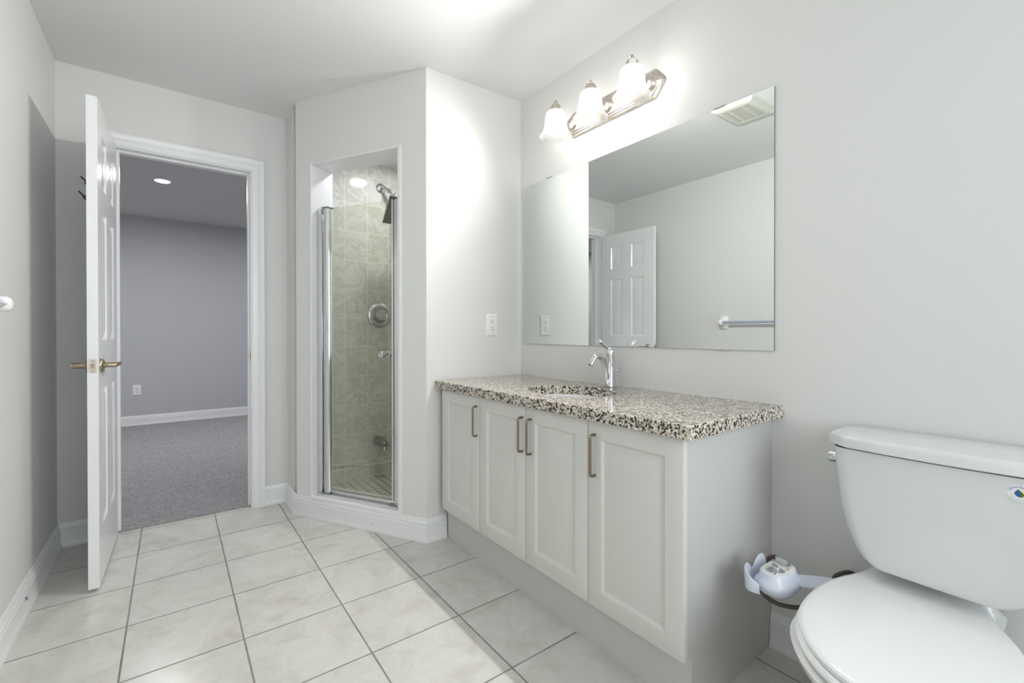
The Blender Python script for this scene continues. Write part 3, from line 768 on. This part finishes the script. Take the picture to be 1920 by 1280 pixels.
sk = thing('sink', 'white oval undermount basin set into the granite counter', 'sink', (SKx, SKy, 0.63))
b = B(); rings = []
for k, z in ((0.022, 0.7862), (0.022, 0.7780), (0.000, 0.770), (-0.012, 0.735), (-0.035, 0.690), (-0.070, 0.660), (-0.110, 0.648), (-0.137, 0.645)):
    rings.append([(*on_ell(2 * pi * i / 64, k), z) for i in range(64)])
inner = [[(*on_ell(2 * pi * i / 64, k), z) for i in range(64)] for k, z in ((-0.137, 0.652), (-0.110, 0.655), (-0.075, 0.668), (-0.045, 0.696), (-0.022, 0.737), (-0.010, 0.770), (-0.003, 0.7862))]
R = loft(b, rings + inner, False, False)
for i in range(64): b.faces.new((R[-1][i], R[-1][(i + 1) % 64], R[0][(i + 1) % 64], R[0][i]))
obj('basin', b, M['porcelain'], sk, smooth=50)
b = B(); lathe(b, [(0.024, 0.0), (0.024, 0.006), (0.019, 0.008), (0.018, 0.005), (0.0, 0.005)], (SKx, SKy, 0.648), (0, 0, 1), 32); obj('drain', b, M['chrome'], sk, smooth=35)

# ------------------------------------------------------------------ faucet
fx, fy, fz = 1.578, 1.366, 0.8255
fc = thing('faucet', 'chrome single lever faucet behind the sink', 'faucet', (fx, fy, fz))
b = B(); rings = []
for z, rx, ry, dx in ((0.0, .024, .0255, 0), (.002, .025, .0262, 0), (.012, .0235, .0245, 0), (.035, .019, .021, 0.002), (.060, .0160, .0180, .004), (.090, .0152, .0165, .005), (.120, .0160, .0168, .004), (.143, .0175, .0175, .001)):
    rx, ry = rx * 1.14, ry * 1.14
    rings.append([(fx + dx + rx * max(-.9, min(.9, 1.06 * cos(a))), fy + ry * max(-.92, min(.92, 1.06 * sin(a))), fz + z) for a in [2 * pi * i / 32 for i in range(32)]])
loft(b, rings); obj('body', b, M['chrome'], fc, smooth=45)
b = B(); tube(b, catmull([(fx - .018, fy, fz + .002), (fx - .026, fy, fz + .045), (fx - .033, fy, fz + .085), (fx - .048, fy, fz + .120), (fx - .072, fy, fz + .143), (fx - .095, fy, fz + .140), (fx - .114, fy, fz + .122), (fx - .126, fy, fz + .104)], 6), [0.0075, 0.0070, 0.0072, 0.009, 0.0112, 0.0122, 0.0122, 0.0122], 16); spt = obj('spout', b, M['chrome'], fc, smooth=60)
b = B(); tube(b, catmull([(fx - .008, fy, fz + .060), (fx - .016, fy, fz + .095), (fx - .032, fy, fz + .124), (fx - .056, fy, fz + .142), (fx - .078, fy, fz + .144)], 6), [0.0095, 0.009, 0.0088, 0.0098, 0.010], 16); obj('spout_brace', b, M['chrome'], fc, smooth=60)
b = B(); lathe(b, [(0.0198, 0.1432), (0.0168, 0.1445), (0.0168, 0.1465), (0.0202, 0.148), (0.0208, 0.158), (0.0186, 0.170), (0.0118, 0.178), (0.0, 0.1805)], (fx, fy, fz), (0, 0, 1), 32); cap = obj('handle_cap', b, M['chrome'], fc, smooth=40)
b = B(); tube(b, catmull([(fx - .006, fy, fz + .174), (fx - .026, fy, fz + .181), (fx - .048, fy, fz + .194), (fx - .066, fy, fz + .207), (fx - .073, fy, fz + .209)], 5), [0.0075, 0.0068, 0.0085, 0.0095, 0.005], 14); obj('lever', b, M['chrome'], fc, smooth=60)
b = B(); lathe(b, [(0.0022, 0), (0.0022, 0.020), (0.0048, 0.021), (0.0058, 0.025), (0.0048, 0.029), (0.0, 0.031)], (fx + .022, fy - .004, fz + .052), (0.3, -0.35, 0.9), 14); obj('lift_rod', b, M['chrome'], fc, smooth=50)

# ------------------------------------------------------------------ vanity light
LDX = 0.140; LX = XR - LDX; LYS = (1.643, 1.414, 1.185); LZ = 2.122
vl = thing('vanity_light', 'brushed nickel three shade wall light above the mirror', 'wall light', (XR, LYS[1], LZ))
b = B(); rings = []
for ins, d in ((0, 0.0005), (0, 0.010), (0.005, 0.013), (0.010, 0.013), (0.013, 0.019), (0.019, 0.020), (0.022, 0.025), (0.034, 0.027)):
    hl, hh, tip = 0.292 - ins * 1.15, 0.0605 - ins, 0.046 - ins * 0.35
    P2 = [(-hl + tip, -hh), (hl - tip, -hh), (hl - tip * .12, -hh * .22), (hl, 0), (hl - tip * .12, hh * .22), (hl - tip, hh), (-hl + tip, hh), (-hl + tip * .12, hh * .22), (-hl, 0), (-hl + tip * .12, -hh * .22)]
    rings.append([(XR - d, LYS[1] + y, LZ + z) for y, z in P2])
loft(b, rings); obj('back_plate', b, M['nickel'], vl, smooth=20)
for i, ly in enumerate(LYS):
    o3 = (LX, ly, 0)
    b = B(); lathe(b, [(0.034, 0.024), (0.033, 0.030), (0.027, 0.040), (0.016, 0.047), (0.0, 0.049)], (XR, ly, LZ), (-1, 0, 0), 32); obj('dome', b, M['nickel'], vl, smooth=50)
    b = B(); tube(b, catmull([(XR - .046, ly, 2.118), (XR - .062, ly, 2.112), (XR - .078, ly, 2.120), (XR - .088, ly, 2.142), (XR - .097, ly, 2.168), (XR - .115, ly, 2.184), (LX, ly, 2.186)], 6), [0.0055, 0.006, 0.0065, 0.007, 0.0065, 0.006, 0.006], 14); obj('arm', b, M['nickel'], vl, smooth=60)
    b = B(); lathe(b, [(0.031, 2.146), (0.031, 2.151), (0.0275, 2.155), (0.0245, 2.172), (0.022, 2.178), (0.012, 2.183), (0.006, 2.186)], o3, (0, 0, 1), 32); hol = obj('shade_holder', b, M['nickel'], vl, smooth=40)
    b = B(); lathe(b, [(0.006, 2.183), (0.0085, 2.187), (0.006, 2.190), (0.0095, 2.1935), (0.0075, 2.198), (0.004, 2.203), (0.0, 2.207)], o3, (0, 0, 1), 24); obj('finial', b, M['nickel'], hol, smooth=40)
    b = B()
    po = [(0.030, 2.1505), (0.040, 2.147), (0.0455, 2.138), (0.0485, 2.120), (0.0515, 2.098), (0.055, 2.075), (0.060, 2.056), (0.068, 2.042), (0.0755, 2.033), (0.0775, 2.029)]
    pi_ = [(0.0755, 2.0275), (0.0735, 2.032), (0.066, 2.040), (0.0575, 2.055), (0.0525, 2.075), (0.049, 2.098), (0.046, 2.120), (0.043, 2.137), (0.038, 2.1445), (0.030, 2.148)]
    prof = po + pi_
    seg = 48
    rings = []
    for kk, (r, z) in enumerate(prof):
        flare = max(0.0, (2.062 - z) / 0.034)
        rings.append([(LX + (r + 0.0012 * flare * cos(12 * a)) * cos(a), ly + (r + 0.0012 * flare * cos(12 * a)) * sin(a), z) for a in [2 * pi * q / seg for q in range(seg)]])
    R = loft(b, rings, False, False)
    for q in range(seg): b.faces.new((R[-1][q], R[-1][(q + 1) % seg], R[0][(q + 1) % seg], R[0][q]))
    shd = obj('lamp_shade', b, M['shade'], vl, smooth=60)
    b = B(); lathe(b, [(0.012, 2.146), (0.013, 2.128), (0.018, 2.118), (0.025, 2.104), (0.027, 2.092), (0.024, 2.078), (0.015, 2.067), (0.0, 2.063)], o3, (0, 0, 1), 20); obj('bulb', b, M['bulb'], vl, smooth=60)
    ld = bpy.data.lights.new('lamp_fill_spot', 'SPOT'); ld.energy = FILL_SPOT_WATTS * (0.50, 1.15, 1.25)[i]; ld.color = (1.0, 0.985, 0.955)  # added directional fill beside the bulb, aimed into the room
    ld.spot_size = radians(150); ld.spot_blend = 1.0; ld.shadow_soft_size = 0.012
    lo = bpy.data.objects.new('lamp_fill_spot', ld); COL.objects.link(lo); lo.parent = vl
    lo.location = Vector((LX - .032, ly, 2.116)) - Vector(vl['_o'])
    lo.rotation_euler = Vector((-1, (0.30, 0.0, -0.10)[i], -0.42)).to_track_quat('-Z', 'Z').to_euler()
    if i == 2:
        b = B(); rings = []
        for z in (2.156, 2.174):
            rr_ = 0.0275 - (z - 2.155) / 0.017 * 0.003 + .0006
            rings.append([(LX + rr_ * cos(a), ly + rr_ * sin(a), z) for a in [radians(195 + 8 * q) for q in range(9)]])
        loft(b, rings, False, False, False)
        obj('sticker', b, M['sticker'], hol, smooth=60)

# ------------------------------------------------------------------ ceiling vent (seen in the mirror)
VX, VYc, vw, vh = 0.475, 1.367, 0.300, 0.250
vt = thing('ceiling_vent', 'cream square exhaust fan grille on the ceiling, seen in the mirror', 'ceiling vent', (VX, VYc, H))
b = B(); rings = []
for ins, d in ((0, 0.0), (0.0, 0.006), (0.012, 0.016), (0.030, 0.022), (0.045, 0.022), (0.047, 0.012)):
    rings.append([(VX + a * (vw / 2 - ins), VYc + c * (vh / 2 - ins), H - d) for a, c in ((-1, -1), (1, -1), (1, 1), (-1, 1))])
loft(b, rings, True, False); obj('cover', b, M['ventwhite'], vt, smooth=25)
b = B(); box(b, VX - vw / 2 + .044, VX + vw / 2 - .044, VYc - vh / 2 + .044, VYc + vh / 2 - .044, H - .013, H - .010); obj('backing', b, M['vent_dark'], vt, smooth=None)
ns = 14
for i in range(ns):
    xx = VX - vw / 2 + .050 + (vw - .100) * i / (ns - 1)
    b = B(); box(b, xx - .0030, xx + .0030, VYc - vh / 2 + .047, VYc + vh / 2 - .047, H - .0215, H - .0195); obj('slat', b, M['ventwhite'], vt, smooth=None)
for yy in (VYc - .04, VYc + .04):
    b = B(); box(b, VX - vw / 2 + .047, VX + vw / 2 - .047, yy - .004, yy + .004, H - .0225, H - .0193); obj('cross_bar', b, M['ventwhite'], vt, smooth=None)

# ------------------------------------------------------------------ towel bar
TY, TZ = 1.985, 1.157
tb = thing('towel_bar', 'pale blue square towel bar with white ceramic posts along the left wall', 'towel bar', (XL, TY - .30, TZ))
def tpost(y):
    bm = B(); rings = []
    for x, hw, hh in ((XL + .0005, .042, .058), (XL + .008, .042, .058), (XL + .014, .038, .053), (XL + .028, .022, .024), (XL + .045, .020, .021), (XL + .058, .0235, .0240), (XL + .070, .022, .0225), (XL + .078, .016, .0165), (XL + .081, .006, .006)):
        e = 0.55 if hw > .03 else 0.8
        rings.append([(x, y + hw * math.copysign(abs(cos(a)) ** e, cos(a)), TZ + hh * math.copysign(abs(sin(a)) ** e, sin(a))) for a in [2 * pi * k / 32 for k in range(32)]])
    loft(bm, rings); obj('post', bm, M['plastic'], tb, smooth=45)
tpost(TY); tpost(TY - .61)
b = B(); q = 0.0125
xb = XL + .061
vs0 = [(xb, TZ + q), (xb + q, TZ), (xb, TZ - q), (xb - q, TZ)]
loft(b, [[(x, TY - .61 + .0155, z) for x, z in vs0], [(x, TY - .0155, z) for x, z in vs0]]); obj('bar', b, M['bar'], tb, smooth=20)

# ------------------------------------------------------------------ toilet
TC = 0.2585
tl = thing('toilet', 'white two piece toilet with closed lid beside the vanity', 'toilet', (1.30, TC, 0))
def rrect(x0, x1, hw, r, bulge=0.0, n=7):
    """outline with rounded front corners (towards -x); front bulges"""
    pts = []
    def arc(cx, cy, a0, a1, rr):
        for i in range(n + 1):
            a = a0 + (a1 - a0) * i / n; pts.append((cx + rr * cos(a), cy + rr * sin(a)))
    rb = min(0.02, r)
    arc(x1 - rb, hw - rb, 0 if False else 0, pi / 2, rb)
    arc(x0 + r, hw - r, pi / 2, pi, r)
    m_ = 6
    for i in range(1, m_):
        t = i / m_; y = (hw - r) * (1 - 2 * t); pts.append((x0 - bulge * (1 - (2 * t - 1) ** 2), y))
    arc(x0 + r, -hw + r, pi, 1.5 * pi, r)
    arc(x1 - rb, -hw + rb, 1.5 * pi, 2 * pi, rb)
    return pts
b = B(); rings = []
for z, x0, hw, r, bl in ((0.4545, 1.470, .100, .020, .0), (0.4550, 1.461, .112, .022, .002), (0.4575, 1.4575, .122, .024, .003), (0.464, 1.455, .136, .030, .004), (0.475, 1.453, .150, .034, .005), (0.492, 1.451, .162, .038, .006), (0.515, 1.449, .172, .040, .007), (0.550, 1.447, .184, .040, .008), (0.590, 1.445, .192, .040, .009), (0.640, 1.443, .199, .040, .010), (0.704, 1.441, .205, .040, .010), (0.7605, 1.438, .209, .040, .010)):
    rings.append([(x, TC + y, z) for x, y in rrect(x0, XR - .018, hw, r, bl)])
loft(b, rings); obj('tank', b, M['porcelain'], tl, smooth=60)
b = B(); rings = []
def lidout(k):
    x0, x1, hw, c = 1.420 + k, XR - .012 - k * .3, 0.222 - k, 0.046
    return [(x1, hw - .016), (x1 - .016, hw), (x0 + c + .006, hw), (x0 + c - .004, hw - .003), (x0 + .008, hw - c + .006), (x0 + .001, hw - c - .006), (x0 - .008, .08), (x0 - .010, 0), (x0 - .008, -.08), (x0 + .001, -hw + c + .006), (x0 + .008, -hw + c - .006), (x0 + c - .004, -hw + .003), (x0 + c + .006, -hw), (x1 - .016, -hw), (x1, -hw + .016)]
for k, z in ((0.004, 0.7655), (0.0, 0.7680), (0.0, 0.786), (0.002, 0.792), (0.006, 0.7955), (0.012, 0.797)):
    rings.append([(x, TC + y, z) for x, y in lidout(k)])
loft(b, rings); obj('tank_lid', b, M['porcelain'], tl, smooth=32)
b = B(); loft(b, [[(x, TC + y, z) for x, y in rrect(1.4405, XR - .020, .2065, .038, .010)] for z in (0.7603, 0.7660)]); obj('lid_gasket', b, M['slot'], tl, smooth=None)
# flush lever on the side of the tank
b = B(); lathe(b, [(0.0165, -.006), (0.0165, 0.017), (0.0145, 0.0205), (0.0, 0.021)], (1.500, TC + .209, 0.7195), (0, 1, 0), 28); fl = obj('flush_lever', b, M['chrome'], tl, smooth=40)
b = B(); tube(b, [(1.505, TC + .222, 0.7195), (1.535, TC + .223, 0.719), (1.572, TC + .222, 0.7175)], [0.006, 0.007, 0.006], 12); obj('lever_arm', b, M['chrome'], fl, smooth=50)
# sticker with a two-tone water drop
LBx = 1.4358; LBy, LBz = 0.1205, 0.7285
b = B(); lathe(b, [(0.0185, 0.0), (0.0185, 0.0006)], (LBx - .0002, LBy, LBz), (-1, 0, 0), 36); st = obj('sticker', b, M['sticker'], tl, smooth=None); st['label'] = 'round label with a blue and green water drop'
def drop_half(sgn):
    pts = [(0, 0.0088)]
    for i in range(9):
        a = pi / 2 - pi * i / 8 if False else (radians(35) - radians(125) * i / 8)
        pts.append((0.0068 * cos(a), -0.0015 + 0.0064 * sin(a)))
    return [(sgn * y, z) for y, z in pts]
for sgn, mm in ((1, 'blue'), (-1, 'green')):
    b = B(); prism(b, drop_half(sgn), lambda p: (LBx - .0007, LBy + p[0] + p[1] * .15, LBz + p[1]), lambda p: (LBx - .0010, LBy + p[0] + p[1] * .15, LBz + p[1])); obj('drop_print', b, M[mm], st, smooth=None)
def word(txt, size, place, name, material, parent):
    """flat lettering; place(x, y) maps the text plane to 3-D"""
    cu = bpy.data.curves.new(name, 'FONT'); cu.body = txt; cu.size = size; cu.align_x = 'CENTER'; cu.resolution_u = 2
    tmp = bpy.data.objects.new(name + '_tmp', cu); COL.objects.link(tmp)
    dg = bpy.context.evaluated_depsgraph_get(); me = bpy.data.meshes.new_from_object(tmp.evaluated_get(dg))
    bm = B(); bm.from_mesh(me); bpy.data.objects.remove(tmp); bpy.data.meshes.remove(me)
    for v in bm.verts: v.co = Vector(place(v.co.x, v.co.y))
    return obj(name, bm, material, parent, smooth=None)
def arc_place(cx_, r, mid, sg):
    def f(x, y):
        a = mid - sg * x / r; rr_ = r + sg * y
        return (LBx - .0009, LBy - rr_ * cos(a), LBz + rr_ * sin(a))
    return f
word('WaterSense', 0.0062, arc_place(0, 0.0120, pi / 2, 1), 'lettering', M['blue'], st)
word('Meets EPA Criteria', 0.0038, arc_place(0, 0.0155, -pi / 2, -1), 'lettering', M['greyprint'], st)

# bowl, seat, lid
SL = [(1.556, .406), (1.535, .4075), (1.500, .415), (1.455, .429), (1.406, .445), (1.348, .4555), (1.306, .4575), (1.266, .457), (1.207, .451), (1.164, .440), (1.118, .418), (1.073, .387), (1.035, .346), (1.015, .305), (1.010, .280)]
SRt = [(1.012, .250), (1.025, .210), (1.055, .168), (1.100, .132), (1.160, .107), (1.220, .095), (1.290, .091), (1.340, .098), (1.390, .113), (1.430, .132), (1.470, .153), (1.510, .169), (1.538, .178), (1.556, .180)]
_cm = [(v.x, v.y) for v in catmull([(x, y, 0) for x, y in SL + SRt], 4)]
def seat_outline(k):
    out_ = []
    for i in range(len(_cm)):
        x, y = _cm[i]
        if i in (0, len(_cm) - 1): out_.append((x, y + (k if i == 0 else -k))); continue
        tx, ty = _cm[i + 1][0] - _cm[i - 1][0], _cm[i + 1][1] - _cm[i - 1][1]; l = hypot(tx, ty)
        out_.append((min(x + ty / l * k * 1.0, 1.556), y - tx / l * k))
    return out_
b = B(); rings = []
for k, z in ((-.004, 0.4050), (0.0, 0.4070), (0.001, 0.4150), (-.002, 0.4190), (-.010, 0.4215)):
    rings.append([(x, y, z) for x, y in seat_outline(k)])
loft(b, rings); obj('seat_lid', b, M['seat'], tl, smooth=40)
b = B(); rings = []
for k, z in ((0.0, 0.3850), (0.006, 0.3880), (0.008, 0.3960), (0.004, 0.4020), (-.010, 0.4045)):
    rings.append([(x, y, z) for x, y in seat_outline(k)])
loft(b, rings); obj('seat', b, M['seat'], tl, smooth=40)
def bowl_ring(z, k, xs0, xs1, ysc):
    o_ = seat_outline(k); yc = 0.272
    return [(xs0 + (x - 1.010) / (1.556 - 1.010) * (xs1 - xs0), yc + (y - yc) * ysc, z) for x, y in o_]
b = B(); rings = [bowl_ring(0.0, 0, 1.22, 1.57, .66), bowl_ring(0.02, 0, 1.22, 1.57, .66), bowl_ring(0.06, 0, 1.235, 1.56, .60), bowl_ring(0.14, 0, 1.20, 1.56, .60), bowl_ring(0.21, 0, 1.13, 1.56, .70), bowl_ring(0.28, 0, 1.06, 1.55, .86), bowl_ring(0.33, 0, 1.022, 1.545, .97), bowl_ring(0.362, .008, 1.008, 1.545, 1.03), bowl_ring(0.374, .008, 1.006, 1.545, 1.04), bowl_ring(0.3790, .004, 1.010, 1.543, 1.02)]
loft(b, rings); obj('bowl', b, M['porcelain'], tl, smooth=60)
b = B(); rings = []
for z, x0, x1, hw in ((0.0, 1.50, 1.60, .085), (0.22, 1.46, 1.61, .09), (0.33, 1.42, 1.625, .105), (0.372, 1.41, 1.628, .118), (0.379, 1.415, 1.628, .118), (0.385, 1.560, 1.622, .112), (0.400, 1.565, 1.618, .100), (0.4540, 1.570, 1.618, .090)):
    rings.append([(x, .270 + y, z) for x, y in rrect(x0, x1, hw, .018, 0)])
loft(b, rings); obj('rear_deck', b, M['porcelain'], tl, smooth=50)
for sg in (1, -1):
    b = B(); box(b, 1.515, 1.552, .295 + sg * .070 - .018, .295 + sg * .070 + .018, 0.397, 0.4195, 0.003, 2); obj('seat_hinge', b, M['seat'], tl)

# ------------------------------------------------------------------ bidet attachment
bx, by = 1.345, 0.560
bd = thing('bidet_attachment', 'pale blue white bidet control box with chrome dial sticking out beside the toilet seat', 'bidet attachment', (bx, by, 0.36))
fdir = Vector((0.62, -0.78, 0))
def ell(rx, ry, z, dx=0, dy=0, e=0.72, n=40, rot=radians(-4)):
    out_ = []
    for i in range(n):
        a = 2 * pi * i / n
        x = rx * math.copysign(abs(cos(a)) ** e, cos(a)); y = ry * math.copysign(abs(sin(a)) ** e, sin(a))
        out_.append((bx + dx + x * cos(rot) - y * sin(rot), by + dy + x * sin(rot) + y * cos(rot), z))
    return out_
b = B(); rings = [ell(.036, .026, .349, .010), ell(.054, .036, .352, .008), ell(.065, .044, .364, .004), ell(.071, .048, .380), ell(.070, .0475, .386), ell(.064, .042, .394), ell(.058, .0365, .401), ell(.0565, .035, .410), ell(.055, .0335, .4135), ell(.052, .031, .4145)]
loft(b, rings); obj('control_box', b, M['bidet'], bd, smooth=50)
b = B(); loft(b, [ell(.0535, .0322, .4143), ell(.0535, .0322, .4152), ell(.0525, .0312, .4156)]); tp = obj('top_panel', b, M['plastic'], bd, smooth=40)
# oval dial with a raised grip
def dl(u, v, z): return (bx - .021 + u * .80 + v * .60, by - .002 - u * .60 + v * .80, z)
b = B(); rings = []
for k, z in ((1.0, .4156), (1.0, .4172), (.92, .4182)):
    rings.append([dl(.0245 * k * cos(a), .0165 * k * sin(a), z) for a in [2 * pi * i / 32 for i in range(32)]])
loft(b, rings); di = obj('dial', b, M['chrome'], bd, smooth=40)
b = B(); rings = []
for k, z in ((1.0, .4180), (1.0, .4275), (.8, .4310)):
    rings.append([dl(.0055 * k * cos(a), .0155 * k * sin(a), z) for a in [2 * pi * i / 24 for i in range(24)]])
loft(b, rings); obj('grip', b, M['chrome'], di, smooth=40)
def pl_(u, v, z): return (bx + .036 + u * -.12 + v * .99, by + .003 - u * .99 - v * .12, z)
b = B()
vs = [b.verts.new(pl_(u, v, z)) for u in (-.020, .020) for v in (-.009, .009) for z in (.4155, .4200)]
for f in [(0, 1, 3, 2), (4, 6, 7, 5), (0, 4, 5, 1), (2, 3, 7, 6), (0, 2, 6, 4), (1, 5, 7, 3)]: b.faces.new([vs[i] for i in f])
bmesh.ops.bevel(b, geom=list(b.edges), offset=.0012, segments=2, affect='EDGES')
sl = obj('slide_plate', b, M['chrome'], bd, smooth=40)
b = B()
vs = [b.verts.new(pl_(u, v, z)) for u in (-.017, .017) for v in (-.007, -.001) for z in (.4195, .4330)]
for f in [(0, 1, 3, 2), (4, 6, 7, 5), (0, 4, 5, 1), (2, 3, 7, 6), (0, 2, 6, 4), (1, 5, 7, 3)]: b.faces.new([vs[i] for i in f])
bmesh.ops.bevel(b, geom=list(b.edges), offset=.0012, segments=2, affect='EDGES')
obj('slide_grip', b, M['chrome'], sl, smooth=40)
for k in range(4):
    b = B(); x0_, y0_ = bx + .004 + k * .0042, by - .0215 - k * .0002
    tube(b, [(x0_, y0_, .4157), (x0_ + .003, y0_ + .0022, .4158), (x0_ + .002, y0_ + .005, .4157)], .0007, 6); obj('red_print', b, M['red'] if k > 1 else M['grey'], tp, smooth=None)
b = B(); lathe(b, [(.0022, 0), (.0022, .0006)], (bx - .040, by - .010, .4155), (0, 0, 1), 10); obj('blue_print', b, M['blue'], tp)
# arm that runs under the seat
b = B(); prism(b, [(bx + .010, by - .030), (bx + .062, by - .010), (1.462, 0.487), (1.515, 0.395), (1.400, 0.395), (1.385, 0.478)], lambda p: (p[0], p[1], .3792), lambda p: (p[0], p[1], .3848)); obj('mounting_arm', b, M['bidet'], bd, smooth=None)
b = B(); lathe(b, [(.007, 0), (.007, .010), (.004, .012)], (1.395, 0.500, .3795), (0, 0, -1), 14); obj('inlet_nut', b, M['plastic'], bd)
# notched cradle behind the box
cp = catmull([(1.262, .572, 0), (1.258, .596, 0), (1.272, .614, 0), (1.300, .6215, 0), (1.335, .6225, 0), (1.372, .6225, 0), (1.404, .619, 0)], 6)
b = B(); rings = []
for i, v_ in enumerate(cp):
    t = i / (len(cp) - 1); d_ = (cp[min(i + 1, len(cp) - 1)] - cp[max(i - 1, 0)]).normalized(); nx_, ny_ = -d_.y, d_.x
    zt = .4215 - .026 * math.exp(-((t - .66) / .10) ** 2) - .030 * max(0.0, (0.30 - t) / .30) - .018 * max(0.0, (t - .90) / .10) ** 2
    zb = .366
    q_ = lambda o, z: (v_.x - nx_ * o, v_.y - ny_ * o, z)
    rings.append([q_(.010, zb - .006), q_(-.001, zb), q_(-.004, zt - .004), q_(-.0025, zt), q_(.000, zt), q_(.0015, zt - .003), q_(.003, zb + .006)])
loft(b, rings); obj('cradle', b, M['bidet'], bd, smooth=40)
# brown hose looped from the back of the box, under it and behind the seat to the supply
HZ = [[1.400, .585, .362], [1.440, .612, .366], [1.528, 0.640, 0.36], [1.512, 0.662, 0.348], [1.445, 0.655, 0.325], [1.395, 0.627, 0.305], [1.377, 0.585, 0.298], [1.392, 0.549, 0.296], [1.414, 0.521, 0.3], [1.458, 0.493, 0.308], [1.520, 0.474, 0.322], [1.585, 0.458, 0.338], [1.622, 0.462, 0.348], [1.612, 0.478, 0.354], [1.553, 0.491, 0.352], [1.515, 0.480, 0.330]]
b = B(); tube(b, catmull(HZ, 6), .0062, 12); obj('hose', b, M['hose'], bd, smooth=60)

for o in list(COL.objects):
    if '_o' in o: del o['_o']
